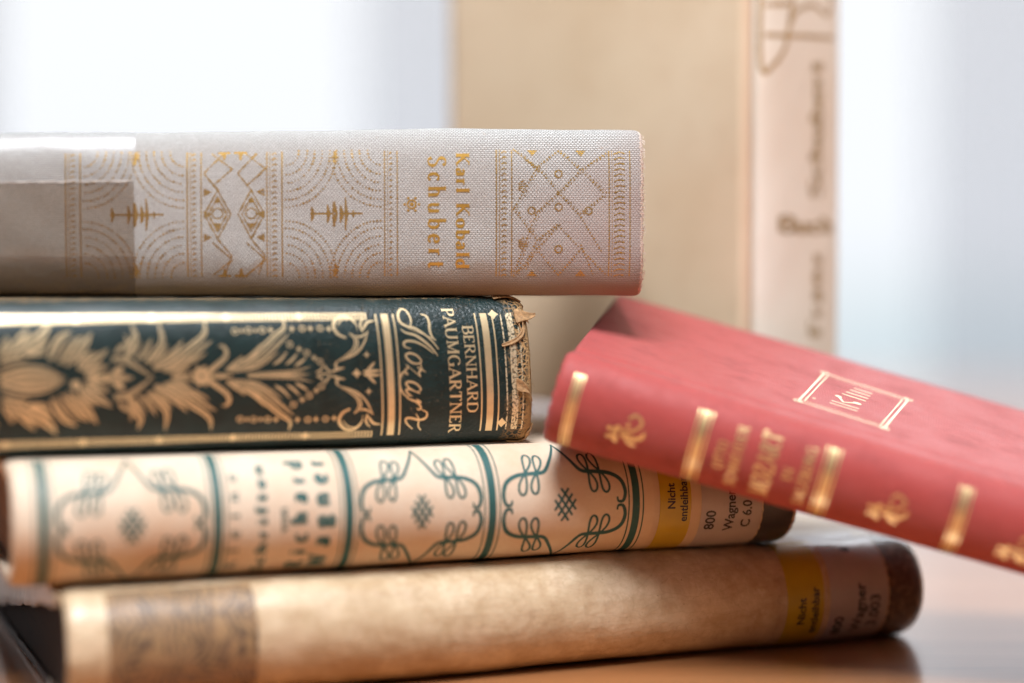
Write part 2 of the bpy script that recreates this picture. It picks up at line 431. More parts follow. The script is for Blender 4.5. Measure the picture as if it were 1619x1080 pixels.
# ------------------------------------------------------------------ serif letters drawn with a broad pen
# each glyph: advance, strokes; stroke = (kind, points); kind: l straight, c smooth; capital serifs flagged S
GL = {
 'A': (.78, [('l', [(.05, 0), (.38, 1)], 0, 1), ('l', [(.36, 1), (.72, 0)], 1, 1), ('l', [(.17, .36), (.58, .36)], 0, 0)]),
 'B': (.66, [('l', [(.14, 0), (.14, 1)], 1, 1), ('c', [(.14, 1), (.38, 1), (.54, .88), (.52, .62), (.34, .53), (.14, .53)], 1, 0), ('c', [(.14, .53), (.42, .52), (.60, .38), (.56, .1), (.36, 0), (.14, 0)], 1, 0)]),
 'C': (.72, [('c', [(.64, .78), (.52, .96), (.30, .97), (.10, .74), (.09, .3), (.28, .03), (.52, .03), (.66, .22)], 1, 0)]),
 'D': (.80, [('l', [(.14, 0), (.14, 1)], 1, 1), ('c', [(.14, 1), (.42, .99), (.66, .8), (.70, .5), (.66, .2), (.42, .01), (.14, 0)], 1, 0)]),
 'E': (.62, [('l', [(.14, 0), (.14, 1)], 1, 1), ('l', [(.14, .975), (.52, .975)], 0, 0), ('l', [(.14, .52), (.42, .52)], 0, 0), ('l', [(.14, .025), (.55, .025)], 0, 0), ('l', [(.53, .98), (.53, .8)], 0, 0), ('l', [(.56, .2), (.56, .02)], 0, 0)]),
 'F': (.58, [('l', [(.14, 0), (.14, 1)], 1, 1), ('l', [(.14, .975), (.52, .975)], 0, 0), ('l', [(.14, .52), (.42, .52)], 0, 0), ('l', [(.53, .98), (.53, .8)], 0, 0)]),
 'G': (.80, [('c', [(.66, .8), (.52, .96), (.30, .97), (.10, .74), (.09, .3), (.28, .03), (.52, .03), (.66, .12)], 1, 0), ('l', [(.66, .0), (.66, .42)], 1, 0), ('l', [(.52, .43), (.76, .43)], 0, 0)]),
 'H': (.86, [('l', [(.14, 0), (.14, 1)], 1, 1), ('l', [(.70, 0), (.70, 1)], 1, 1), ('l', [(.14, .52), (.70, .52)], 0, 0)]),
 'I': (.34, [('l', [(.17, 0), (.17, 1)], 1, 1)]),
 'K': (.78, [('l', [(.14, 0), (.14, 1)], 1, 1), ('l', [(.62, 1), (.18, .46)], 0, 1), ('l', [(.28, .56), (.68, 0)], 1, 1)]),
 'L': (.60, [('l', [(.14, 0), (.14, 1)], 1, 1), ('l', [(.14, .025), (.54, .025)], 0, 0), ('l', [(.54, .22), (.54, .02)], 0, 0)]),
 'M': (.98, [('l', [(.14, 0), (.14, 1)], 0, 1), ('l', [(.13, 1), (.46, .05)], 1, 0), ('l', [(.46, .05), (.80, 1)], 0, 0), ('l', [(.82, 0), (.82, 1)], 1, 1)]),
 'N': (.86, [('l', [(.14, 0), (.14, 1)], 0, 1), ('l', [(.12, 1), (.70, .02)], 1, 0), ('l', [(.72, 0), (.72, 1)], 0, 1)]),
 'O': (.84, [('c', [(.42, .98), (.18, .86), (.09, .5), (.18, .14), (.42, .02), (.66, .14), (.75, .5), (.66, .86), (.42, .98)], 1, 0)]),
 'P': (.62, [('l', [(.14, 0), (.14, 1)], 1, 1), ('c', [(.14, .985), (.40, .98), (.55, .86), (.54, .6), (.38, .47), (.14, .46)], 1, 0)]),
 'R': (.74, [('l', [(.14, 0), (.14, 1)], 1, 1), ('c', [(.14, .985), (.38, .98), (.54, .88), (.53, .64), (.36, .52), (.14, .51)], 1, 0), ('l', [(.32, .51), (.66, 0)], 1, 1)]),
 'S': (.60, [('c', [(.48, .82), (.40, .96), (.22, .97), (.10, .82), (.14, .62), (.42, .42), (.50, .22), (.38, .03), (.18, .02), (.08, .2)], 1, 0)]),
 'T': (.70, [('l', [(.35, 0), (.35, 1)], 1, 0), ('l', [(.05, .975), (.65, .975)], 0, 0), ('l', [(.06, .98), (.06, .8)], 0, 0), ('l', [(.64, .98), (.64, .8)], 0, 0)]),
 'U': (.84, [('c', [(.14, 1), (.14, .5), (.16, .18), (.30, .03), (.50, .03), (.66, .18), (.69, .5), (.69, 1)], 1, 1)]),
 'W': (1.1, [('l', [(.05, 1), (.30, 0)], 1, 1), ('l', [(.30, 0), (.54, .95)], 0, 0), ('l', [(.54, .95), (.78, 0)], 1, 0), ('l', [(.78, 0), (1.03, 1)], 0, 1)]),
 'Z': (.68, [('l', [(.08, .975), (.60, .975)], 0, 0), ('l', [(.60, .97), (.06, .03)], 1, 0), ('l', [(.06, .025), (.62, .025)], 0, 0), ('l', [(.08, .98), (.08, .8)], 0, 0), ('l', [(.62, .22), (.62, .02)], 0, 0)]),
 'a': (.50, [('c', [(.10, .48), (.20, .60), (.34, .54), (.36, .34), (.36, .04)], 1, 0), ('c', [(.36, .36), (.18, .32), (.07, .17), (.14, .02), (.27, .03), (.36, .14)], 1, 0), ('l', [(.34, .03), (.44, .03)], 0, 0)]),
 'b': (.56, [('l', [(.12, 0), (.12, 1)], 1, 0), ('l', [(.04, .98), (.12, .98)], 0, 0), ('c', [(.12, .46), (.26, .60), (.42, .52), (.48, .3), (.42, .08), (.26, .0), (.12, .12)], 1, 0)]),
 'c': (.46, [('c', [(.40, .50), (.28, .60), (.12, .50), (.07, .3), (.13, .08), (.28, .0), (.41, .12)], 1, 0)]),
 'd': (.56, [('l', [(.44, 0), (.44, 1)], 1, 0), ('l', [(.36, .98), (.44, .98)], 0, 0), ('c', [(.44, .46), (.28, .60), (.12, .50), (.07, .3), (.13, .08), (.28, .0), (.44, .14)], 1, 0)]),
 'e': (.50, [('l', [(.09, .33), (.42, .33)], 0, 0), ('c', [(.42, .34), (.38, .54), (.24, .60), (.10, .46), (.08, .24), (.18, .02), (.32, .01), (.43, .12)], 1, 0)]),
 'f': (.36, [('c', [(.34, .92), (.24, 1.0), (.15, .88), (.14, .5), (.14, 0)], 1, 1), ('l', [(.04, .58), (.30, .58)], 0, 0)]),
 'g': (.52, [('c', [(.26, .60), (.11, .50), (.11, .26), (.26, .16), (.40, .26), (.40, .50), (.26, .60)], 1, 0), ('c', [(.38, .56), (.50, .60)], 0, 0), ('c', [(.18, .18), (.12, .06), (.38, .0), (.44, -.14), (.26, -.26), (.08, -.16), (.14, .0)], 1, 0)]),
 'h': (.60, [('l', [(.13, 0), (.13, 1)], 1, 1), ('c', [(.13, .44), (.26, .60), (.42, .54), (.46, .36), (.46, 0)], 1, 1)]),
 'i': (.28, [('l', [(.14, 0), (.14, .6)], 1, 1), ('l', [(.14, .76), (.14, .88)], 1, 0)]),
 'l': (.28, [('l', [(.14, 0), (.14, 1)], 1, 1)]),
 'n': (.60, [('l', [(.13, 0), (.13, .6)], 1, 1), ('c', [(.13, .44), (.26, .60), (.42, .54), (.46, .36), (.46, 0)], 1, 1)]),
 'o': (.54, [('c', [(.27, .60), (.12, .51), (.07, .3), (.12, .09), (.27, .0), (.42, .09), (.47, .3), (.42, .51), (.27, .60)], 1, 0)]),
 'r': (.42, [('l', [(.13, 0), (.13, .6)], 1, 1), ('c', [(.13, .42), (.22, .58), (.36, .56)], 1, 0)]),
 's': (.42, [('c', [(.34, .50), (.22, .60), (.09, .50), (.12, .36), (.30, .24), (.34, .10), (.22, .0), (.07, .09)], 1, 0)]),
 't': (.38, [('l', [(.15, .06), (.15, .84)], 1, 0), ('l', [(.03, .58), (.32, .58)], 0, 0), ('c', [(.15, .1), (.22, .0), (.34, .08)], 0, 0)]),
 'u': (.58, [('c', [(.12, .6), (.12, .2), (.20, .02), (.34, .03), (.44, .18)], 1, 0), ('l', [(.45, 0), (.45, .6)], 1, 0), ('l', [(.04, .58), (.12, .58)], 0, 0), ('l', [(.37, .58), (.45, .58)], 0, 0)]),
 'v': (.52, [('l', [(.05, .6), (.26, 0)], 1, 1), ('l', [(.26, 0), (.47, .6)], 0, 1)]),
 'z': (.46, [('l', [(.06, .575), (.40, .575)], 0, 0), ('l', [(.40, .57), (.05, .03)], 1, 0), ('l', [(.05, .025), (.42, .025)], 0, 0)]),
 ' ': (.36, []), '.': (.24, [('l', [(.12, 0), (.12, .1)], 1, 0)]), '-': (.4, [('l', [(.06, .32), (.34, .32)], 0, 0)]),
}
def glyph_text(dec, text, p0, p1, capdir, thick=.13, thin=.05, track=0.0, off=.06, wob=0.0, stretch=1.0):
    """p0..p1 baseline in sv; capdir vector (sv) from the baseline to the cap line"""
    p0, p1, cd = np.array(p0, float), np.array(p1, float), np.array(capdir, float)
    tot = sum(GL[c][0] + track for c in text) - track
    ex = (p1 - p0) / tot
    x = 0
    for ch in text:
        adv, strokes = GL[ch]
        for kind, pts, _, serif in strokes:
            pp = curve(pts, 6) if kind == 'c' else [np.array(pts[0]) + (np.array(pts[1]) - np.array(pts[0])) * t for t in np.linspace(0, 1, 5)]
            Q = np.array(pp)
            T = np.gradient(Q, axis=0); l = np.hypot(T[:, 0], T[:, 1]); l[l == 0] = 1; T /= l[:, None]
            wd = thin + (thick - thin) * np.abs(T[:, 1]) ** 1.5
            if kind == 'l' and abs(T[0, 1]) > .3 and abs(T[0, 0]) > .2 and not _: wd[:] = thin * 1.2
            if kind == 'l' and not _ : wd[:] = thin * 1.15
            Nn = np.stack([-T[:, 1], T[:, 0]], -1)
            dec.k += 1; o2 = off + .0012 * (dec.k % 20)
            base = len(dec.V)
            for i in range(len(Q)):
                for sg in (-.5, .5):
                    q = Q[i] + Nn[i] * wd[i] * sg
                    pt = p0 + ex * (x + q[0]) + cd * q[1]
                    dec.add(pt[0], pt[1], o2)
            for i in range(len(Q) - 1):
                a = base + 2 * i; dec.F.append((a, a + 1, a + 3, a + 2))
            if serif:
                ends = [Q[0], Q[-1]] if kind == 'l' else [Q[-1]]
                if ch == 'U': ends = [Q[0], Q[-1]]
                for e in ends:
                    if ch in 'AMN' and e[1] > .9 and kind == 'l' and e[0] > .2 and e[0] < .6: continue
                    yy = e[1] + (thin * .5 if e[1] < .3 else -thin * .5)
                    o2 += .0011
                    b0 = len(dec.V)
                    for qx, qy in ((-.13, -thin / 2), (.13, -thin / 2), (.13, thin / 2), (-.13, thin / 2)):
                        pt = p0 + ex * (x + e[0] + qx) + cd * (yy + qy); dec.add(pt[0], pt[1], o2)
                    dec.F.append((b0, b0 + 1, b0 + 2, b0 + 3))
        x += adv + track

def font_text(dec, text, p0, updir, rightdir, size, off=.09, space=1.0):
    """plain sans lettering: p0 baseline start (sv), rightdir/updir unit vectors in sv"""
    cu = bpy.data.curves.new('lettering', 'FONT'); cu.body = text; cu.size = 1.0; cu.space_character = space
    cu.resolution_u = 3; cu.offset = 0.022
    ob = bpy.data.objects.new('lettering', cu); sc.collection.objects.link(ob)
    bpy.context.view_layer.update()
    me = ob.to_mesh()
    base = len(dec.V)
    r, u = np.array(rightdir, float), np.array(updir, float)
    for v in me.vertices:
        q = np.array(p0) + (r * v.co.x + u * v.co.y) * size; dec.add(q[0], q[1], off)
    for f in me.polygons: dec.F.append(tuple(base + i for i in f.vertices))
    wdt = max([v.co.x for v in me.vertices] or [0]) * size
    ob.to_mesh_clear(); bpy.data.objects.remove(ob); bpy.data.curves.remove(cu)
    return wdt

# ------------------------------------------------------------------ the desk
def desk():
    n = N('desk_wood')
    t = n.n('TexCoord').outputs['Object']
    m = n.n('Mapping', Vector=t, Scale=(3.2, 42, 8), Rotation=(0, 0, R(3))).outputs[0]
    g = n.noise(m, 1.0, 8.0, 0.62)
    g2 = n.noise(n.n('Mapping', Vector=t, Scale=(30, 900, 30)).outputs[0], 1.0, 3.0)
    col = n.ramp(g, [(0.25, (.29, .115, .040)), (0.5, (.41, .175, .066)), (0.75, (.48, .225, .095))])
    col = n.mix(n.ramp(g2, [(0.45, 0.0), (0.75, 0.35)]), col, (.25, .11, .05))
    n.bsdf(col, 0.28, n.bump(g2, 0.35, 0.00004), spec=0.6, coat=1.0, coatr=0.14)
    root = thing('desk', 'reddish brown polished wooden desk top that the books are stacked on', 'desk', (0, .7, 0))
    top = box_obj('desk_top', -.95, .95, -1.25, .95, -.03, 0, n.m, root, bev=.003)
    for x in (-.85, .85):
        for y in (-1.15, .85):
            box_obj('leg', x - .03, x + .03, y - .03, y + .03, -.74, -.031, n.m, root, bev=.002)
desk()

# ------------------------------------------------------------------ the window and curtains far behind
def backdrop():
    def outside(n):
        t = n.n('TexCoord').outputs['Object']
        sp = n.n('SeparateXYZ', Vector=t)
        nz = n.noise(n.n('Mapping', Vector=t, Scale=(3.0, 1, 5.0)).outputs[0], 1.0, 2.0)
        h = n.math('ADD', sp.outputs[2], n.math('MULTIPLY', nz, 0.10))
        col = n.ramp(n.math('ADD', n.math('MULTIPLY', h, 1.0), 0.30), [(0.0, (.62, .70, .74)), (0.30, (.66, .76, .81)), (0.42, (.80, .86, .90)), (0.52, (.92, .95, 1.0)), (1.0, (.95, .97, 1.0))])
        return col, 1.04
    sky = emis('bright_sky', outside)
    o = mesh_obj('sky', [(-3, 3.2, -1.2), (3, 3.2, -1.2), (3, 3.2, 2.2), (-3, 3.2, 2.2)], [(0, 1, 2, 3)], sky, smooth=False)
    o['kind'] = 'structure'
    wall = plain('pale_wall', (.62, .60, .60), .8, .05, .02, coord='Object')
    frame = plain('window_paint', (.62, .64, .68), .4, .03, .02, coord='Object')
    # wall below the window
    o = box_obj('wall', -3, 3, 2.6, 2.72, -.75, -.14, wall); o['kind'] = 'structure'
    root = thing('window', 'large bright window with pale painted frame behind the books', 'window', (0, 2.6, -.14))
    fr = N('x')
    def bar(nm, x0, x1, z0, z1, y0=2.60, y1=2.68):
        b = box_obj(nm, x0, x1, y0, y1, z0, z1, frame, None, bev=.004); b.parent = root; b.matrix_parent_inverse = root.matrix_basis.inverted()
        return b
    bar('sill', -1.6, 1.6, -.137, -.105, 2.50, 2.70)
    bar('frame', -.92, -.78, -.10, 1.6)
    bar('frame', .98, 1.08, -.10, 1.6)
    # curtains: hanging folds
    cm = N('curtain_cloth')
    d = cm.n('BsdfDiffuse', Color=(.82, .82, .86, 1)); tr = cm.n('BsdfTranslucent', Color=(.88, .88, .93, 1))
    mx = cm.n('MixShader', i0=0.66, i1=d.outputs[0], i2=tr.outputs[0]); tp_ = cm.n('BsdfTransparent')
    mx = cm.n('MixShader', i0=0.70, i1=mx.outputs[0], i2=tp_.outputs[0]); cm.t.links.new(mx.outputs[0], cm.out.inputs[0])
    def curtain(x0, x1, y, label, nf, amp=.03):
        V, F = [], []; n = nf * 16
        for i in range(n + 1):
            t = i / n; x = x0 + (x1 - x0) * t
            yy = y + amp * math.sin(t * nf * 2 * math.pi) + amp * .4 * math.sin(t * nf * 3.7 * math.pi + 1)
            for z in (-.70, -.2, .3, .8, 1.5): V.append((x, yy, z))
        for i in range(n):
            for j in range(4): F.append((i * 5 + j, (i + 1) * 5 + j, (i + 1) * 5 + j + 1, i * 5 + j + 1))
        o = mesh_obj('curtain', V, F, cm.m)
        sd = o.modifiers.new('thickness', 'SOLIDIFY'); sd.thickness = .0015
        o['label'] = label; o['category'] = 'curtain'; o['group'] = 'curtains at the window'
    curtain(-1.05, -.685, 2.45, 'pale curtain at the far left edge behind the grey book', 5)
    curtain(-.20, .16, 2.45, 'pale lavender curtain hanging behind the tall standing book', 5)
    curtain(.55, 1.05, 2.45, 'pale curtain hanging behind the right side of the red book', 6)
backdrop()

# ------------------------------------------------------------------ foils and inks
GOLD = (1.0, .70, .34)
def flat_axes(theta):
    c, s_ = math.cos(theta), math.sin(theta)
    return (c, s_, 0), (-s_, c, 0), (0, 0, 1)

# ================================================================== tan vellum book, bottom of the stack
def vellum_book():
    th = R(22.6); u, w_, n_ = flat_axes(th)
    L = 218.5
    b = Book(L, 172, 26.3, 12.5, 2.1, board=2.2, groove=.9, wob=.3, seed=2, endwob=.35, capround=3.0, sq=.7)
    o = np.array([-98.0, 399.0, 0.0]) - 9 * np.array(w_)
    b.place(u, w_, n_, o)
    root = thing('tan_book', 'tan vellum bound book with brown spine patch, lowest of the stack on the desk', 'book', None, b.matrix())
    n = N('aged_vellum')
    v = n.uv(); 
    big = n.noise(v, .05, 6.0, .68); mid = n.noise(v, .25, 5.0, .6); st = n.noise(n.uv(.25, 1.3), .12, 4.0, .6)
    col = n.ramp(big, [(.3, (.70, .57, .40)), (.52, (.56, .43, .275)), (.72, (.40, .275, .155))])
    col = n.mix(n.ramp(mid, [(.45, 0.0), (.8, .55)]), col, (.36, .22, .12))
    col = n.mix(n.ramp(st, [(.55, 0.0), (.8, .35)]), col, (.34, .21, .13))
    blo = n.noise(n.uv(warp=4.0, wscale=.1), .13, 6.0, .7)
    col = n.mix(n.ramp(blo, [(.48, 0.0), (.66, .55)]), col, (.38, .25, .13))
    col = n.mix(n.ramp(blo, [(.28, .5), (.40, 0.0)]), col, (.80, .70, .54))
    cre = n.n('TexVoronoi', Vector=n.uv(.05, .22, warp=7.0, wscale=.08), Scale=1.0, _feature='DISTANCE_TO_EDGE').outputs[0]
    col = n.mix(n.ramp(cre, [(.0, .22), (.03, 0.0)]), col, (.28, .17, .09))
    spk = n.noise(v, 1.6, 2.0)
    col = n.mix(n.ramp(spk, [(.70, 0.0), (.76, .8)]), col, (.12, .07, .04))
    sxe = n.n('SeparateXYZ', Vector=v).outputs[0]
    col = n.mix(n.math('LESS_THAN', sxe, .15), col, (.06, .03, .02))
    n.bsdf(col, n.math('ADD', .36, n.math('MULTIPLY', n.math('LESS_THAN', sxe, .15), .6)), n.bump(n.math('ADD', mid, n.math('MULTIPLY', st, 1.0)), .6, .0005), spec=.45, coat=.12, coatr=.3)
    pg = pages('dark_stained_pages', (.035, .017, .010), (.018, .009, .006))
    b.build(root, n.m, pg)
    V, F = [], []
    for i in range(31):
        t = 8 + i / 30 * 118; dep = 2.5 + (t - 8) * .165 + .5 * wnoise(i * .5, 3)
        for j in range(7):
            q = j / 6
            V.append(np.array([-.5 + .7 * math.sin(q * 2.2) * (1 - q) - .35 * wnoise(i * .35 + q, 6), t, 26.0 - .2 - q * dep]) * MM)
    for i in range(30):
        for j in range(6):
            a = i * 7 + j; F.append((a, a + 1, a + 8, a + 7))
    fl = mesh_obj('vellum_flap', V, F, n.m, root, uvs=[(v_[1] * 1000 + 60, v_[2] * 1000) for v_ in V])
    sd = fl.modifiers.new('thickness', 'SOLIDIFY'); sd.thickness = .0006
    vs = b.vsp
    # dark tooled patch near the left end
    n = N('brown_patch'); v = n.uv()
    vor = n.n('TexWave', Vector=n.uv(warp=16.0, wscale=.11), Scale=.14, Distortion=7.0, Detail=4.0, Detail__Scale=.9).outputs[1]
    nz = n.noise(v, .16, 5.0, .6)
    col = n.mix(n.ramp(vor, [(.35, 0.0), (.65, 1.0)]), (.28, .18, .09), (.09, .062, .045))
    col = n.mix(n.ramp(nz, [(.42, 0.0), (.72, .85)]), col, (.34, .21, .11))
    n.bsdf(col, .4, n.bump(vor, .4, .0001), spec=.5)
    d = Decal(b)
    a0, a1 = b.px(172, 1010)[0], b.px(408, 990)[0]
    d.rect(a0, a1, -vs * .85, vs * .78, .05, 20, 60, .25)
    d.done('tooled_patch', n.m, root)
    # stickers
    ink = plain('black_ink', (.012, .011, .011), .5)
    yel = plain('yellow_sticker', (.54, .38, .015), .35, .06, .2)
    wht = plain('white_sticker', (.46, .41, .42), .45, .05, .2)
    ya0, ya1 = b.px(1245, 940)[0], b.px(1303, 935)[0]
    d = Decal(b); d.rect(ya0, ya1, -vs * .95, vs * .92, .06, 8, 50); d.done('yellow_sticker', yel, root)
    d = Decal(b)
    font_text(d, 'Nicht', (ya0 + (ya1 - ya0) * .50, -6.5), (-1, 0), (0, 1), 3.1, .13)
    font_text(d, 'entleihbar', (ya0 + (ya1 - ya0) * .86, -9.5), (-1, 0), (0, 1), 3.1, .13)
    d.done('sticker_lettering', ink, root)
    wa0, wa1 = b.px(1313, 935)[0], b.px(1404, 930)[0]
    d = Decal(b); d.rect(wa0, wa1, -vs * .96, vs * 1.35, .07, 8, 60); d.done('white_sticker', wht, root)
    d = Decal(b); ww = wa1 - wa0
    font_text(d, '800', (wa0 + ww * .27, -11), (-1, 0), (0, 1), 3.9, .15)
    font_text(d, 'Wagner', (wa0 + ww * .60, -10.5), (-1, 0), (0, 1), 4.2, .15)
    font_text(d, '3.003', (wa0 + ww * .86, -9), (-1, 0), (0, 1), 4.2, .15)
    font_text(d, '6', (wa0 + ww * .50, 12), (-1, 0), (0, 1), 3.7, .15)
    d.done('sticker_lettering', ink, root)
    d = Decal(b); n = N('dark_leather_tail'); v = n.uv()
    nz = n.noise(v, .5, 5.0, .7)
    n.bsdf(n.mix(n.ramp(nz, [(.45, 0.0), (.7, .6)]), (.075, .035, .018), (.35, .22, .13)), .45, n.bump(nz, .6, .0003))
    d.rect(wa1 + .4, L - .1, -vs * 1.0, vs * 1.0, .05, 8, 50, .3); d.done('leather_tail', n.m, root)
    d = Decal(b); d.rect(b.px(1228, 940)[0], L - .5, -vs * 1.0, vs * 1.6, .24, 20, 60); d.done('plastic_film', film_mat('clear_film', .12, .5, (.97, .97, .97), .03), root)
vellum_book()

# ================================================================== cream cloth book with green ornament
def cream_book():
    th = R(21.0); u, w_, n_ = flat_axes(th)
    L = 191.0
    def tp(x):
        return 1.0 if x < 132 else 1.0 - .145 * min(1, ((x - 132) / 59)) ** 1.2
    b = Book(L, 132, 27.4, 12.8, 2.05, board=2.2, groove=.6, taper=tp, wob=.12, seed=5, endwob=.2, capround=2.5)
    o = np.array([-105.9, 402.0, 26.45]) - 4.0 * np.array(u) - 9 * np.array(w_)
    b.place(u, w_, n_, o)
    root = thing('cream_book', 'cream cloth book with green scroll ornaments, second from the bottom', 'book', None, b.matrix())
    cm = cloth('cream_cloth', (.78, .66, .52), (.56, .43, .30), .50, .32, stain=(.62, .42, .27), stain_amt=.85, bumpd=.00006, mortar=.2, contrast=.55, rough=.6)
    b.build(root, cm, pages('brown_page_edges', (.36, .21, .13), (.25, .14, .085)))
    n = N('green_ink'); v = n.uv()
    a = n.ramp(n.noise(v, 1.4, 4.0, .65), [(.26, .35), (.42, 1.0)])
    n.bsdf(n.mix(n.noise(v, .5, 3.0), (.014, .070, .066), (.025, .11, .10)), .6, alpha=a)
    green = n.m
    vs = b.vsp
    d = Decal(b)
    def vline(a, w2, v0=-1.0, v1=1.0):
        d.ribbon([(a, vs * (v0 + (v1 - v0) * k / 50)) for k in range(51)], w2)
    bands = [b.px(70, 850)[0], b.px(345, 830)[0], b.px(553, 820)[0], b.px(779, 805)[0], b.px(1006, 795)[0]]
    for a in bands:
        d = Decal(b); vline(a, 1.9); vline(a - 1.9, .35); vline(a + 1.9, .35)
        d.done('spine_band', green, root)
    def motif(c, hw, hh, sides=(-1, 1)):
        for sx in sides:
            for sy in (-1, 1):
                g = lambda pts: [(c + sx * hw * x, sy * hh * y) for x, y in curve(pts, 8)]
                fw = lambda t: .42 + .62 * math.sin(math.pi * min(1, max(0, t)))
                d.ribbon(g([(.01, 1), (-.06, .82), (-.17, .62), (-.30, .46), (-.50, .44), (-.74, .42), (-.92, .33), (-.985, .17), (-.95, .04), (-.87, .03), (-.85, .09)]), fw)
                for (tx, ty, bx, by) in ((-.50, .74, -.70, .16), (-.34, .72, -.50, .17)):
                    mx_, my = (tx + bx) / 2, (ty + by) / 2; dx, dy = (tx - bx), (ty - by)
                    pts = []
                    for k in range(25):
                        t = k / 24 * 2 * math.pi
                        pts.append((mx_ + dx * .5 * math.cos(t) + .055 * math.sin(2 * t), my + dy * .5 * math.cos(t) - .035 * math.sin(2 * t)))
                    d.ribbon([(c + sx * hw * x, sy * hh * y) for x, y in pts], .58, nac=1)
        if len(sides) < 2: return
        e = .115
        for k in (-1, 0, 1):
            for sg in (-1, 1):
                ox, oy = k * .055 * sg, -k * .075
                d.ribbon([(c + hw * (ox + e * sg * t), hh * (oy + e * 1.25 * t)) for t in np.linspace(-1, 1, 9)], .55, nac=1)
    hh = vs * .86
    bands.append(bands[4] * 2 - bands[3])
    for i, j in ((0, 1), (2, 3), (3, 4), (4, 5)):
        d = Decal(b); a, c2 = bands[i], bands[j]; motif((a + c2) / 2, (c2 - a) / 2 - 2.6, hh, (-1,) if j == 5 else (-1, 1))
        d.done('scroll_ornament', green, root)
    d = Decal(b)
    def col(x, y, text, v0, v1, h, thick=.17, thin=.07, track=.18):
        a = b.px(x, y)[0]; glyph_text(d, text, (a + h * .3, v0), (a + h * .3, v1), (-h, 0), thick, thin, track)
    for x, y, t_, va, vb, h, tk, tn, tr in ((373, 830, 'Kleine', -13, 11, 2.7, .17, .08, .75), (418, 828, 'Schriften', -15.5, 13.5, 2.5, .26, .16, .22), (450, 827, 'von', -3, 2.5, 2.0, .18, .1, .05), (478, 825, 'Richard', -14.5, 14.5, 4.0, .27, .15, .5), (513, 822, 'Wagner', -14.5, 14.5, 4.4, .27, .15, .5)):
        d = Decal(b); col(x, y, t_, va, vb, h, tk, tn, tr); d.done('spine_title', green, root)
    ink = plain('black_ink', (.012, .011, .011), .5)
    yel = plain('yellow_sticker', (.54, .38, .015), .35, .06, .2)
    wht = plain('white_sticker', (.46, .42, .44), .45, .05, .2)
    y0, y1 = b.px(1040, 830)[0], b.px(1090, 825)[0]
    d = Decal(b); d.rect(y0, y1, -vs * .93, vs * .9, .14, 8, 50); d.done('yellow_sticker', yel, root)
    d = Decal(b)
    font_text(d, 'Nicht', (y0 + (y1 - y0) * .48, -1.8), (-1, 0), (0, 1), 2.9, .22)
    font_text(d, 'entleihbar', (y0 + (y1 - y0) * .88, -5.2), (-1, 0), (0, 1), 2.9, .22)
    d.done('sticker_lettering', ink, root)
    wa0, wa1 = b.px(1106, 825)[0], b.px(1203, 818)[0]; ww = wa1 - wa0
    d = Decal(b); d.rect(wa0, wa1, -vs * .95, vs * .9, .15, 8, 50); d.done('white_sticker', wht, root)
    d = Decal(b)
    font_text(d, '800', (wa0 + ww * .24, -8), (-1, 0), (0, 1), 3.8, .23)
    font_text(d, 'Wagner', (wa0 + ww * .55, -8.5), (-1, 0), (0, 1), 3.6, .23)
    font_text(d, 'C 6.0', (wa0 + ww * .82, -7.5), (-1, 0), (0, 1), 3.6, .23)
    d.done('sticker_lettering', ink, root)
    d = Decal(b); d.rect(wa1 + .3, L - .1, -vs, vs, .14, 6, 50, .2); d.done('dark_tail', plain('dark_tail_cloth', (.05, .04, .035), .6, .2), root)
    d = Decal(b); d.rect(b.px(1030, 830)[0], L - .5, -vs * 1.0, vs * 1.5, .32, 20, 60); d.done('plastic_film', film_mat('clear_film', .12, .5, (.97, .97, .97), .03), root)
cream_book()

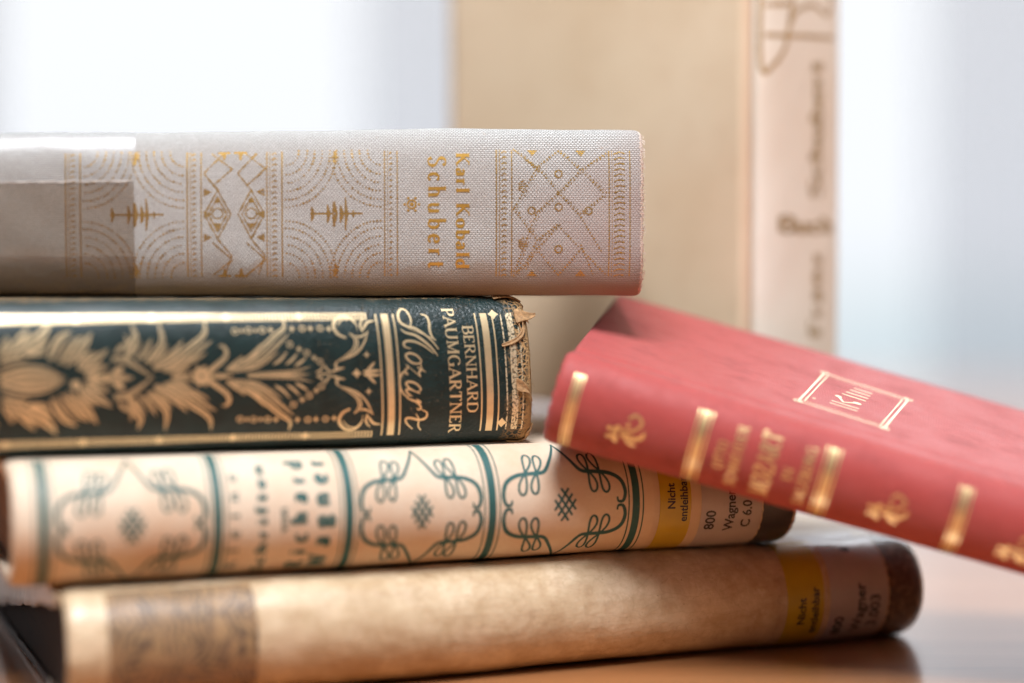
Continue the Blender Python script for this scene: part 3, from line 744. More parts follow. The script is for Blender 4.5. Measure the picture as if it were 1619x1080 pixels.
# ================================================================== dark green leather book (Mozart)
def leather_book():
    th = R(20.0); u, w_, n_ = flat_axes(th)
    L = 190.0
    b = Book(L, 112, 35.4, 8.5, 2.5, shear=.055, board=2.4, groove=.9, wob=.22, seed=9, endwob=0.3, capround=2.2)
    end = np.array([3.4, 452.2, 53.9])
    o = end - L * np.array(u) - 5 * np.array(w_)
    b.place(u, w_, n_, o)
    root = thing('leather_book', 'dark green leather book with gilt leaves and a torn spine end', 'book', None, b.matrix())
    vs = b.vsp
    # leather: pebbled, cracked, rubbed through to tan along the joints and at the end of the spine
    n = N('green_leather'); v = n.uv()
    peb = n.n('TexVoronoi', Vector=n.uv(warp=.6, wscale=.8), Scale=1.5, _feature='SMOOTH_F1').outputs[0]
    nz = n.noise(v, .2, 6.0, .6); fine = n.noise(v, 2.5, 4.0, .7)
    crk = n.n('TexVoronoi', Vector=n.uv(warp=2.2, wscale=.5), Scale=.85, _feature='DISTANCE_TO_EDGE').outputs[0]
    sp = n.n('SeparateXYZ', Vector=v)
    sx, sv = sp.outputs[0], sp.outputs[1]
    # rubbing mask near the end, strongest in the middle of the end
    en = n.math('ADD', n.math('MULTIPLY', n.math('SUBTRACT', sx, L - 6.5), .28), n.math('MULTIPLY', n.math('SUBTRACT', nz, .5), 2.6))
    en = n.math('MAXIMUM', en, 0.0, clamp=True)
    jn = n.math('ADD', n.math('MULTIPLY', n.math('SUBTRACT', n.math('ABSOLUTE', sv), vs - 2.2), .5), n.math('MULTIPLY', n.math('SUBTRACT', nz, .56), 4.5))
    jn = n.math('MAXIMUM', jn, 0.0, clamp=True)
    w1 = n.math('MULTIPLY', en, n.ramp(crk, [(.05, 1.0), (.22, 0.0)]))
    w1b = n.math('MULTIPLY', n.math('MULTIPLY', n.math('SUBTRACT', sx, L - 2.0, clamp=True), 1.0, clamp=True), n.ramp(fine, [(.35, 0.0), (.5, 1.0)]))
    w2 = n.math('MULTIPLY', jn, n.ramp(crk, [(.03, 1.0), (.12, 0.0)]))
    crk2 = n.n('TexVoronoi', Vector=n.uv(.10, .28, warp=5.0, wscale=.12), Scale=1.0, _feature='DISTANCE_TO_EDGE').outputs[0]
    long_ = n.math('MULTIPLY', n.ramp(crk2, [(.0, 1.0), (.012, 0.0)]), n.ramp(fine, [(.52, 0.0), (.62, .9)]))
    long_ = n.math('MULTIPLY', long_, n.math('GREATER_THAN', sx, L - 62))
    wear = n.math('MAXIMUM', n.math('MAXIMUM', w1, w1b), n.math('MAXIMUM', w2, long_), clamp=True)
    leath = n.mix(n.ramp(nz, [(.35, 0.0), (.7, 1.0)]), (.006, .015, .014), (.012, .029, .028))
    tan = n.mix(fine, (.56, .34, .14), (.30, .17, .07))
    col = n.mix(wear, leath, tan)
    rough = n.math('ADD', n.math('MULTIPLY', wear, .4), .37)
    h = n.math('ADD', n.math('MULTIPLY', peb, 1.0), n.math('ADD', n.math('MULTIPLY', fine, .4), n.math('MULTIPLY', wear, -1.2)))
    n.bsdf(col, rough, n.bump(h, .65, .00022), spec=.42)
    lm = n.m
    def fray(vv):
        t = abs(vv) / vs
        base = .5 * wnoise(vv * 2.3, 1) + .35 * wnoise(vv * 6.1, 4)
        if t < .55: base -= 1.3 + .7 * wnoise(vv * 1.1, 8)
        return base
    b.build(root, lm, pages('old_pages', (.62, .50, .34), (.42, .31, .19)), fray=fray)
    gold = foil('gilt', (1.0, .77, .45), .32, .9, (.24, .34), grain=4.0, metallic=.68)
    goldw = foil('worn_gilt', (.98, .80, .52), .34, 1.5, (.40, .52), grain=4.0, wlow=.05, metallic=.5)
    # --- frames
    d = Decal(b)
    pts_top = [(0, 509), (246, 506), (367, 503), (482, 499), (588, 497)]
    tv = b.px(400, 502)[1]; bv = b.px(400, 691)[1]
    a_end = b.px(596, 600)[0] - 1.2
    a = b.px(-160, 600)[0]; a = max(a, 3)
    while a < a_end:
        for vv in (tv, bv): d.ribbon([(a, vv - .8), (a, vv), (a, vv + .8)], .40, nac=1)
        a += .78
    for vv in (tv, bv):
        for e in (-.86, .86):
            d.ribbon([(x, vv + e) for x in np.linspace(8, a_end, 120)], .16, nac=1)
    ndm = 5
    dx = b.px(482, 600)[0] - b.px(367, 600)[0]
    for k in range(6):
        for vv in (tv, bv): d.star((b.px(482, 600)[0] - dx * k, vv), 1.3, 4, .5)
    d.done('gilt_border', gold, root)
    def band(dec, x, y, v0, v1, thickw=1.7):
        a = b.px(x, y)[0]
        for da, ww in ((-2.15, .38), (0, thickw), (2.15, .38)):
            dec.ribbon([(a + da, v0 + (v1 - v0) * k / 60) for k in range(61)], ww, nac=2)
        return a
    d = Decal(b)
    band(d, 617, 590, bv - .5, tv + .6)
    a2 = band(d, 773, 580, bv - .2, tv + .6)
    d.done('gilt_band', gold, root)
    d = Decal(b)
    a3 = a2 + b.px(815, 590)[0] - b.px(773, 580)[0] - .3
    for da, ww in ((-2.05, .38), (0, 1.6), (2.05, .38)):
        d.ribbon([(a3 + da, bv + (tv + .6 - bv) * k / 60) for k in range(61)], ww)
    d.done('gilt_band', goldw, root)
    
    # --- lettering
    def C6(X, Y): return (600 + X / 3.857, 460 + Y / 3.857)
    for q in ((779, 497), (793, 668)):
        d = Decal(b); d.star(b.px(*q), 1.35, 4, .62); d.done('gilt_lozenge', gold, root)
    d = Decal(b)
    for txt, s0, s1, cp in (('BERNHARD', (484, 212), (528, 742), 62), ('PAUMGARTNER', (350, 108), (405, 862), 68)):
        p0, p1 = b.px(*C6(*s0)), b.px(*C6(*s1)); am = b.px(*C6(530 if txt[0] == 'B' else 424, 500))[0]
        p0[0] = p1[0] = am
        glyph_text(d, txt, p0, p1, (cp / 3.857 * .165, 0), .16, .07, .06)
    d.done('author_name', gold, root)
    d = Decal(b)
    def S(pts, w0, w1=None, n=8):
        w1 = w0 if w1 is None else w1
        sp_ = [b.px(*C6(x, y)) for x, y in curve(pts, n)]
        d.ribbon(sp_, lambda t: (w0 + (w1 - w0) * math.sin(math.pi * t) ** .8) * .0411)
    S([(188, 215), (190, 175), (165, 125), (130, 112), (112, 145), (125, 190), (165, 215), (215, 228), (270, 262), (320, 305), (360, 356)], 6, 15)
    S([(128, 232), (160, 255), (215, 270), (270, 305), (320, 350), (356, 397)], 4, 15)
    S([(250, 142), (285, 155), (302, 195), (305, 235), (318, 275), (342, 303)], 5, 15)
    S([(345, 300), (290, 275), (220, 245), (170, 225)], 3, 5)
    S([(190, 352), (155, 340), (148, 318), (170, 305), (215, 310), (270, 335), (330, 380)], 5, 14)
    def G(y0, x0, pts, w0, w1):
        S([(x0 + h_, y0 + r_ + .28 * h_) for r_, h_ in pts], w0, w1)
    G(372, 160, [(55, 70), (28, 94), (2, 62), (2, 22), (22, 0), (46, 18), (56, 50), (46, 84), (30, 94)], 5, 14)
    G(372, 160, [(30, 94), (60, 92), (82, 104), (88, 122)], 4, 8)
    G(446, 160, [(-2, 70), (10, 92), (30, 80), (54, 92)], 5, 13)
    G(446, 160, [(54, 92), (30, 50), (2, 2)], 4, 5)
    G(446, 160, [(2, 2), (18, 14), (40, -4), (60, 10), (52, -12), (90, -34), (140, -36), (178, -20), (196, 8), (184, 22)], 5, 13)
    G(545, 160, [(52, 72), (28, 92), (2, 60), (4, 18), (22, 2), (44, 30), (56, 86)], 5, 14)
    G(545, 160, [(56, 88), (48, 30), (56, 4), (74, 10), (88, 40)], 5, 13)
    G(640, 160, [(0, 66), (14, 90), (16, 50), (10, 4)], 5, 14)
    G(640, 160, [(12, 40), (30, 82), (48, 92), (62, 78), (54, 68)], 5, 12)
    G(758, 160, [(-62, 96), (-52, 128), (-20, 122), (4, 84), (8, 30), (20, 2), (46, 4), (72, 40)], 6, 15)
    G(758, 160, [(-28, 62), (0, 78), (44, 76), (66, 92)], 5, 9)
    d.done('script_title', gold, root)
    # --- acanthus ornament: drawn for the upper half, mirrored about the middle of the spine
    d = Decal(b)
    K5 = lambda X, Y: (300 + X / 3.856, 460 + Y / 3.856)
    KB = lambda X, Y: (160 + X / 5.4, 500 + Y / 5.4)
    KC = lambda X, Y: (X / 4.5, 480 + Y / 4.5)
    vax = {K5: b.px(*K5(300, 541))[1], KB: b.px(*KB(500, 556))[1], KC: b.px(*KC(400, 578))[1]}
    def leaf(K, sc_, pts, w0, split=True, mirror=True, base=.35, n=7):
        px_ = [K(x, y) for x, y in curve(pts, n)]
        P = np.array([b.px(*p) for p in px_]); P[:, 1] -= vax[K]
        wmm = w0 / sc_ * .152 * 1.0
        f = leafw(wmm, .38, base)
        T = np.gradient(P, axis=0); T /= np.maximum(1e-6, np.hypot(T[:, 0], T[:, 1]))[:, None]; Nn = np.stack([-T[:, 1], T[:, 0]], -1)
        for m in ((1, -1) if mirror else (1,)):
            def em(Q, ff): d.ribbon([(q[0], q[1] * m + .2) for q in Q], ff)
            if split and wmm > .75:
                k = len(P); ws = np.array([f(i / (k - 1)) for i in range(k)])
                em(P + Nn * (ws * .29)[:, None], lambda t: f(t) * .36)
                em(P - Nn * (ws * .29)[:, None], lambda t: f(t) * .36)
            else: em(P, f)
    A = lambda pts, w0, **k: leaf(K5, 3.856, pts, w0, **k)
    A([(220, 505), (330, 458), (430, 388), (520, 300), (578, 245), (562, 178)], 40)
    A([(235, 495), (295, 455), (325, 418)], 26)
    A([(330, 462), (400, 400), (440, 343)], 28)
    A([(330, 488), (450, 430), (545, 345), (612, 278)], 26)
    A([(345, 500), (450, 462), (552, 388)], 24)
    A([(225, 512), (330, 500), (442, 490)], 26)
    A([(110, 525), (160, 485), (215, 435), (225, 390), (200, 358), (172, 366)], 26, base=.8)
    A([(350, 532), (500, 526), (640, 512), (748, 482)], 20)
    A([(360, 538), (500, 536), (640, 530), (735, 528)], 10, split=False)
    for q in ([(512, 473), (560, 438), (600, 385)], [(588, 473), (628, 440), (658, 402)], [(642, 482), (680, 457), (712, 430)]): A(q, 17, split=False)
    A([(955, 310), (905, 285), (878, 235), (905, 185), (960, 178), (1010, 215), (1030, 275)], 19, split=False, base=.6)
    A([(900, 240), (928, 200), (975, 192), (1010, 225)], 8, split=False)
    A([(975, 280), (1015, 320), (1008, 375), (960, 418), (905, 447)], 28)
    A([(1090, 265), (1062, 345), (1010, 408), (930, 442), (895, 455)], 13, split=False)
    A([(1015, 300), (1050, 300), (1090, 268)], 14, split=False)
    A([(1055, 275), (1042, 225), (1065, 185)], 14, split=False)
    A([(1055, 265), (1085, 215), (1135, 203)], 17, split=False)
    A([(770, 520), (800, 505), (822, 470)], 12, split=False); A([(822, 470), (842, 505), (880, 520)], 12, split=False)
    A([(780, 525), (820, 532), (870, 515)], 8, split=False)
    A([(868, 518), (905, 500), (948, 492)], 18, split=False); A([(905, 505), (890, 475), (905, 445)], 16, split=False)
    A([(1060, 515), (1100, 512), (1168, 508)], 24, split=False); A([(1080, 512), (1110, 480), (1130, 455)], 18, split=False)
    def K5s(x, y):
        p = b.px(*K5(x, y)); p[1] -= vax[K5]; return p
    for x, y, t in ((612, 350, 'o'), (668, 378, 's'), (715, 402, 'o'), (760, 432, 's'), (795, 455, 'o'), (278, 270, 'o'), (319, 267, 'd'), (360, 265, 'o'), (403, 265, 'd'), (445, 263, 'o'), (495, 262, 's'), (625, 255, 's'), (688, 253, 'o'), (738, 253, 's'), (797, 252, 'o'), (850, 255, 's'), (1080, 412, 's')):
        p = K5s(x, y)
        for m in (1, -1):
            c = (p[0], p[1] * m + .2)
            if t == 'o': d.ring(c, .62, .3, n=14); 
            elif t == 's': d.star(c, .95, 4, .34)
            else: d.star(c, .6, 4, .5)
    p = K5s(1018, 508); d.star((p[0], .2), 1.2, 4, .55); d.disc((p[0], .2), .3)
    B = lambda pts, w0, **k: leaf(KB, 5.4, pts, w0, **k)
    B([(300, 405), (360, 362), (400, 300), (432, 222)], 42); B([(375, 430), (470, 335), (525, 240), (488, 75)], 54)
    B([(400, 440), (520, 355), (572, 268)], 34); B([(440, 468), (560, 392), (650, 312), (702, 238)], 46)
    B([(450, 490), (600, 422), (740, 315), (880, 190), (885, 62)], 60); B([(520, 500), (650, 446), (800, 356), (890, 285), (955, 242)], 40)
    B([(540, 503), (680, 458), (820, 396), (908, 345)], 38); B([(560, 508), (680, 496), (762, 465)], 36)
    B([(210, 385), (262, 270), (295, 200), (258, 105)], 54); B([(205, 392), (280, 335), (348, 240)], 40)
    B([(122, 358), (170, 302), (215, 268)], 36); B([(210, 335), (228, 255), (202, 188)], 28)
    B([(92, 402), (200, 408), (300, 462), (455, 568)], 46, base=.8)
    B([(105, 528), (150, 495), (195, 465)], 52, split=False); B([(600, 550), (690, 540), (785, 532)], 36)
    B([(0, 590), (130, 585), (285, 560)], 40)
    for an in range(8):
        t = an / 8 * 2 * math.pi + .2
        B([(860 + 14 * math.cos(t), 545 + 14 * math.sin(t)), (860 + 60 * math.cos(t), 545 + 60 * math.sin(t)), (860 + 98 * math.cos(t + .25), 545 + 98 * math.sin(t + .25))], 36, split=False, mirror=False)
    B([(920, 500), (990, 450), (1060, 385), (1065, 320), (1020, 292)], 40, base=.8)
    B([(930, 560), (1030, 552), (1135, 538)], 30)
    Cc = lambda pts, w0, **k: leaf(KC, 4.5, pts, w0, **k)
    Cc([(358, 445), (395, 345), (440, 280), (510, 236)], 62); Cc([(420, 465), (480, 380), (540, 310), (600, 270)], 50)
    Cc([(470, 480), (550, 400), (610, 320), (655, 244)], 58)
    Cc([(560, 510), (600, 430), (680, 380)], 48); Cc([(590, 520), (670, 445), (775, 362)], 60); Cc([(610, 560), (690, 505), (775, 478)], 50)
    Cc([(80, 405), (200, 335), (300, 265), (355, 178)], 80); Cc([(0, 410), (45, 350), (50, 275)], 60)
    Cc([(85, 375), (150, 295), (205, 215)], 56); Cc([(170, 395), (270, 350), (350, 320)], 60); Cc([(180, 400), (270, 385), (335, 395)], 50)
    Cc([(0, 470), (90, 430), (195, 440)], 56)
    Cc([(0, 560), (150, 512), (300, 512), (475, 572)], 60, base=.9); Cc([(0, 574), (180, 560), (320, 560), (440, 574)], 40)
    Cc([(640, 575), (700, 560), (790, 565)], 46)
    c = b.px(*KC(540, 580)); d.disc(c, 1.1); 
    Cc([(-240, 400), (-150, 330), (-60, 250)], 70); Cc([(-300, 460), (-180, 420), (-40, 400)], 60)
    d.done('acanthus_ornament', gold, root)
    # --- torn leather at the end of the spine: curled flaps and loose fibres
    tan_m = plain('torn_leather', (.50, .29, .13), .8, .25, 1.2, bump=.0003, bs=2.0)
    def flap(a0, v0, path, w0, name='torn_flap'):
        V, F = [], []
        for i, (da, dv, dn) in enumerate(path):
            t = i / (len(path) - 1)
            ww = w0 * (1.0 - .7 * t) * (1 + .35 * wnoise(i * 1.9, v0))
            for j in range(5):
                k = j / 4 - .5
                V.append(b.local(min(a0 + da, L + 4), v0 + dv + k * ww, .12 + dn + .35 * abs(k) * w0 * .5 + .15 * wnoise(i + j * 2.1, v0)) * MM)
        for i in range(len(path) - 1):
            for j in range(4):
                a = i * 5 + j; F.append((a, a + 1, a + 6, a + 5))
        o_ = mesh_obj(name, V, F, tan_m, root, uvs=[(v_[0] * 1000, v_[2] * 1000) for v_ in V])
        sd = o_.modifiers.new('thickness', 'SOLIDIFY'); sd.thickness = .0003
        sb = o_.modifiers.new('smooth', 'SUBSURF'); sb.levels = 1; sb.render_levels = 2
    vt = b.px(833, 505)[1]; vm = b.px(825, 530)[1]
    flap(L - 3.4, vt, [(0, 0, .1), (1.6, .2, .35), (3.2, .1, .6), (4.6, .3, .8), (5.8, .9, .6)], 3.4)
    flap(L - 2.2, vt + .6, [(0, 0, .2), (1.4, -.8, .55), (2.4, -2.0, .5)], 2.6)
    flap(L - 1.4, vt - 1.2, [(0, 0, .3), (-.1, -1.5, .5), (-.7, -3, .5), (-2.0, -4.3, .35), (-4, -5.2, .2), (-6.3, -5.7, .12)], 2.2)
    flap(L - 2.6, vt - 1.6, [(0, 0, .15), (.3, -1.4, .3), (.2, -3.2, .3), (-.6, -4.8, .15)], 1.8)
    vq = b.px(822, 612)[1]
    flap(L - 4.6, vq + .8, [(0, 0, .05), (1.4, -.4, .4), (2.8, -1.2, .6), (3.6, -2.6, .5), (4.0, -4.2, .2)], 3.4)
    flap(L - 1.4, -vs * .78, [(0, 0, .1), (.8, .6, .3), (1.3, 1.6, .35), (1.5, 3.0, .2)], 2.2)
    flap(L - 6, -vs * .90, [(0, 0, .1), (2, -.1, .25), (4.2, .3, .3), (6.3, 1.6, .2)], 2.4)
    flap(L - 7.5, vs * .90, [(0, 0, .1), (2, .2, .3), (4.6, -.2, .35), (7.1, -1.6, .2)], 2.4)
    d = Decal(b)
    rr = random.Random(4)
    for k in range(60):
        v0 = rr.uniform(-vs * .9, vs * .9); a0 = L - rr.uniform(.2, 2.6); ln = rr.uniform(.6, 1.7)
        p = np.array([a0, v0]); ang = rr.uniform(-1.2, 1.2); pts = [p.copy()]
        for q in range(6): ang += rr.uniform(-.7, .7); p = p + np.array([math.cos(ang), math.sin(ang)]) * ln / 6; p[0] = min(p[0], L + .9); pts.append(p.copy())
        d.ribbon(pts, lambda t: .11 * (1 - .6 * t), .12 + .2 * rr.random(), 1)
    d.done('loose_fibres', tan_m, root)
leather_book()

# ================================================================== grey linen book, top of the stack
def linen_book():
    th = R(5.0); u, w_, n_ = flat_axes(th)
    L = 216.0
    tp = lambda x: 1.0 - .075 * max(0, (L - 40 - x) / (L - 40)) ** 1.1
    b = Book(L, 92, 40.6, 6.0, 3.6, board=2.6, groove=.9, taper=tp, wob=.25, seed=13, endwob=.25, capround=2.0)
    o = np.array([31.8, 451.5, 89.6]) - L * np.array(u) - 2.5 * np.array(w_)
    b.place(u, w_, n_, o)
    root = thing('grey_book', 'light grey linen book with faded gold ornaments, topmost of the stack', 'book', None, b.matrix())
    vs = b.vsp
    n = N('grey_linen')
    c, f, v = weave(n, .86, .50, .22, .22)
    fine = n.noise(v, 1.6, 3.0); big = n.noise(n.uv(), .03, 5.0, .6)
    sp = n.n('SeparateXYZ', Vector=n.uv()); sx, sv = sp.outputs[0], sp.outputs[1]
    col = n.mix(c, (.20, .19, .17), (.645, .645, .625))
    col = n.mix(n.ramp(fine, [(.35, 0.0), (.8, .35)]), col, (.34, .30, .27))
    # brown water stain along the bottom right and grubby patches
    nz = n.noise(n.uv(), .06, 6.0, .6)
    st = n.math('ADD', n.math('MULTIPLY', sv, -.09), n.math('MULTIPLY', n.math('SUBTRACT', nz, .5), 3.0))
    st = n.math('SUBTRACT', st, .9, clamp=True)
    col = n.mix(n.math('MULTIPLY', st, .62), col, (.34, .27, .22))
    mv = n.math('ADD', n.math('MULTIPLY', n.math('SUBTRACT', sx, L - 36), .05), n.math('ADD', n.math('MULTIPLY', sv, -.05), n.math('MULTIPLY', n.math('SUBTRACT', big, .5), 2.4)))
    col = n.mix(n.math('MULTIPLY', n.math('SUBTRACT', mv, .35, clamp=True), .75, clamp=True), col, (.38, .30, .27))
    tide = n.n('TexNoise', Vector=n.uv(), Scale=.075, Detail=4.0).outputs[0]
    tl = n.math('SUBTRACT', n.math('ADD', sv, n.math('MULTIPLY', tide, 16.0)), -5.0)
    col = n.mix(n.math('MULTIPLY', n.math('LESS_THAN', tl, 0.0), .55), col, (.36, .30, .25))
    spot = n.noise(n.uv(), .28, 3.0)
    col = n.mix(n.ramp(spot, [(.70, 0.0), (.76, .6)]), col, (.42, .26, .16))
    # frayed pale edge at the head of the spine
    ed = n.math('MULTIPLY', n.math('GREATER_THAN', n.math('ADD', sx, n.math('MULTIPLY', fine, 1.6)), L + .0), .85)
    col = n.mix(ed, col, (.72, .58, .48))
    n.bsdf(col, .8, n.bump(n.math('ADD', c, n.math('MULTIPLY', fine, .5)), 1.0, .00022), spec=.25)
    b.build(root, n.m, pages('grey_book_pages', (.62, .52, .40), (.45, .36, .26)), ns=200)
    gold = foil('faded_gilt', (.64, .38, .08), .38, 1.1, (.30, .46), (.86, .50, .22), metallic=.75, wlow=.15)
    gold2 = foil('gilt_lines', (.64, .38, .08), .38, .9, (.26, .42), (.86, .50, .22), metallic=.75, wlow=.3)
    v1, v0 = b.px(700, 237)[1], b.px(700, 437)[1]
    vm, hv = (v1 + v0) / 2, (v1 - v0) / 2
    def A(x): return b.px(x, 330)[0]
    d = Decal(b)
    def line(a, w2=.32, va=None, vb=None):
        va = v0 if va is None else va; vb = v1 if vb is None else vb
        d.ribbon([(a, va + (vb - va) * k / 40) for k in range(41)], w2, nac=1)
    def ladder(x0, x1, extra=True):
        a0, a1 = A(x0), A(x1); line(a0); line(a1)
        if extra: line(a0 + .75, .16)
        v = v0 + .3
        i = 0
        while v < v1:
            d.ribbon([(a0 + 1.2, v - .25), ((a0 + a1) / 2, v + .25), (a1 - 1.2, v - .05)], .36, nac=1); v += 1.35
    for x0, x1 in ((608, 628), (785, 809), (963, 996), (422, 446), (296, 318), (104, 127)):
        d = Decal(b); ladder(x0, x1); d.done('gilt_band', gold2, root)
    d = Decal(b)
    def dots(pts, step=.62, r=.24):
        P = np.array(pts); seg = np.r_[0, np.cumsum(np.hypot(*np.diff(P, axis=0).T))]
        for t in np.arange(0, seg[-1], step):
            x, y = np.interp(t, seg, P[:, 0]), np.interp(t, seg, P[:, 1])
            if v0 <= y <= v1: d.disc((x, y), r * random.uniform(.75, 1.25), n=6)
    for xa, xb in ((446, 608), (127, 296)):
        a0, a1 = A(xa) + .8, A(xb) - .8
        for ca, sg in ((a0, 1), (a1, -1)):
            for cv, sgv in ((v0, 1), (v1, -1)):
                for r in (3.2, 5.2, 7.0, 8.8, 10.6, 12.2, 14.0):
                    if r > (a1 - a0) / 2 * 1.15: continue
                    dots([(ca + sg * r * math.cos(t), cv + sgv * r * 1.12 * math.sin(t)) for t in np.linspace(0, math.pi / 2, 40)], .84, .27)
        c = ((a0 + a1) / 2 + .4, vm)
        # little chandelier fleuron
        d.ribbon([(c[0] - 6, c[1]), (c[0] + 6.5, c[1])], .5, nac=1)
        for x, h, ww in ((-5.6, 1.8, 1.0), (-1.8, 2.2, 1.0), (-.3, 3.0, 1.4), (1.3, 2.0, 1.2), (2.4, 4.0, .9), (4.2, .9, .7)):
            d.ribbon([(c[0] + x, c[1] - h), (c[0] + x + .3, c[1]), (c[0] + x, c[1] + h)], lambda t, q=ww: q * (.35 + .65 * math.sin(math.pi * t)), nac=1)
        for vv in (v0 + 1.6, v1 - 1.6):
            d.ribbon([(c[0] - .2, vv - 1.5), (c[0], vv + 1.5)], .7, nac=1); d.star((c[0], vv), 1.2, 4, .4)
    # eyes between the bands at left
    a0, a1 = A(318), A(422); q = (a1 - a0)
    for cx in (a0 + q * .25, a0 + q * .76):
        for rr_ in (3.1, 2.2):
            dots([(cx, vm + rr_ * 1.9), (cx + rr_, vm), (cx, vm - rr_ * 1.9), (cx - rr_, vm), (cx, vm + rr_ * 1.9)], .42, .24)
        d.ring((cx, vm + .2), 1.25, .35); d.star((cx, vm - 2.6), 1.0, 3, .5, -math.pi / 2); d.star((cx, vm + 3.2), .9, 3, .5, math.pi / 2)
        for sg in (-1, 1):
            dots([(cx, vm + sg * 6), (cx - sg * 3.2, vm + sg * 10), (cx + 1.5, vm + sg * 15)], .5, .25)
            dots([(cx - 1, vm + sg * 7), (cx + 3.4, vm + sg * 11), (cx - 1.5, vm + sg * 15)], .5, .25)
    for fx in (.35, .60):
        cx = a0 + q * fx
        for vv, sg in ((v0, 1), (v1, -1)):
            d.ribbon([(cx - 1.5, vv + .3 * sg), (cx + 1.5, vv + .3 * sg)], .5, nac=1); d.ribbon([(cx, vv), (cx, vv + sg * 2.2)], lambda t: 1.3 * (1 - t * .7), nac=1)
    for cx, sg in ((a0 + .6, 1), (a1 - .6, -1)):
        for vv in (vm + 5.4, vm - 5.6, vm): d.poly([(cx, vv - 1), (cx + sg * 2, vv), (cx, vv + 1)])
    # lattice of dotted lozenges at right
    a0, a1 = A(809) + .5, A(963) - .5; q = a1 - a0
    g = lambda x, y: (a0 + q * x, vm + hv * y)
    for poly in (
        [(0, 1), (.25, .72), (.48, .98)], [(.02, .98), (.3, .62)], [(.25, .72), (0, .06)], [(.25, .72), (.48, .32), (.25, 0.02)],
        [(.48, .98), (.72, .68), (1, .96)], [(.48, .32), (.72, .68), (.98, .30)], [(0, .06), (.25, -.42), (.48, -.16)], [(.25, .02), (0, -.95)],
        [(.48, .32), (.7, -.02), (.98, .30)], [(.48, -.2), (.72, -.56), (.48, -.98)], [(.48, -.2), (.25, -.56), (.48, -.98)],
        [(.7, -.02), (.95, -.62)], [(.72, -.56), (1, -.98)], [(.25, -.56), (0, -1)], [(.25, -.42), (.1, -.9)], [(.72, -.5), (.86, -.98)]):
        dots([g(*p) for p in poly], .85, .27)
        if random.random() < .5: dots([(g(*p)[0] + .7, g(*p)[1]) for p in poly], 1.1, .2)
    for x, y in ((.19, .04), (.80, .04), (.48, -.56), (.48, .62), (.48, .1)):
        d.ring(g(x, y), .85, .42)
    for x in (.2, .72):
        for y, sg in ((1, -1), (-1, 1)):
            c = g(x, y); d.poly([(c[0] - 1.4, c[1]), (c[0] + 1.4, c[1]), (c[0], c[1] + sg * 1.6)])
    for y in (.42, -.48):
        c = g(.05, y)
        for k in range(5): d.ribbon([(c[0], c[1] + (k - 2) * .35), (c[0] + 2.4 - abs(k - 2) * .5, c[1] + (k - 2) * .75)], .3, nac=1)
    d.done('gilt_ornament', gold, root)
    d = Decal(b)
    tgold = foil('title_gilt', (.70, .41, .09), .36, 1.0, (.22, .34), None, metallic=.6, wlow=.5)
    def ct(txt, xb, xt, y0, y1, thick, thin, track):
        p0, p1 = b.px(xb, y0), b.px(xb, y1); a = (p0[0] + p1[0]) / 2
        h = b.px(xt, 330)[0] - b.px(xb, 330)[0]
        glyph_text(d, txt, (a, p0[1]), (a, p1[1]), (h, 0), thick, thin, track)
    ct('Schubert', 677, 705, 247, 424, .17, .07, .26)
    ct('Karl Kobald', 721, 742, 242, 424, .20, .08, .14)
    d.done('spine_title', tgold, root); d = Decal(b)
    c = b.px(651, 323)
    d.ring(c, 1.0, .4); d.disc(c, .5)
    for k in range(6): d.disc((c[0] + 1.7 * math.cos(k * 1.047), c[1] + 1.7 * math.sin(k * 1.047)), .35, n=6)
    d.done('gilt_rosette', tgold, root)
    # glossy library film over the left part
    d = Decal(b)
    d.rect(2, A(213), -vs - 6, vs + 20, .22, 40, 90)
    d.done('plastic_film', film_mat('glossy_film', .36, .5, (.97, .97, .97), .06), root)
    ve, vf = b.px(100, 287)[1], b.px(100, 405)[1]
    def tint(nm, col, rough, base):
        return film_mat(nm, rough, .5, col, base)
    d = Decal(b); d.rect(2, A(212), -vs - 4, ve, .30, 30, 60, .1); d.done('painted_film_reflection', tint('reflection_tint', (.88, .83, .78), .16, .04), root)  # darker reflection bands of the film, painted in as tinted sheets
    d = Decal(b); d.rect(2, A(211), -vs - 4, vf, .38, 30, 60, .1); d.done('painted_film_reflection', tint('low_reflection_tint', (.84, .82, .80), .16, .03), root)
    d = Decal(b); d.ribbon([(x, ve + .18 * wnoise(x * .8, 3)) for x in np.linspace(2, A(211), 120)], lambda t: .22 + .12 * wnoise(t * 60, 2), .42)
    d.done('painted_film_glint', plain('painted_film_glint', (.62, .56, .50), .6, .1), root)  # bright reflection line across the film, painted as a pale strip
    # frayed threads on the head edge
    V = Decal(b); rr = random.Random(8)
    for k in range(60):
        v = rr.uniform(-vs * .85, vs * .95); ln = rr.uniform(.3, .9)
        V.ribbon([(L - .5, v), (L + ln * .5, v + rr.uniform(-.3, .3)), (L + ln * .8, v + rr.uniform(-.6, .6))], .13, .08, 1)
    V.done('loose_threads', plain('pale_thread', (.66, .56, .48), .9), root)
linen_book()

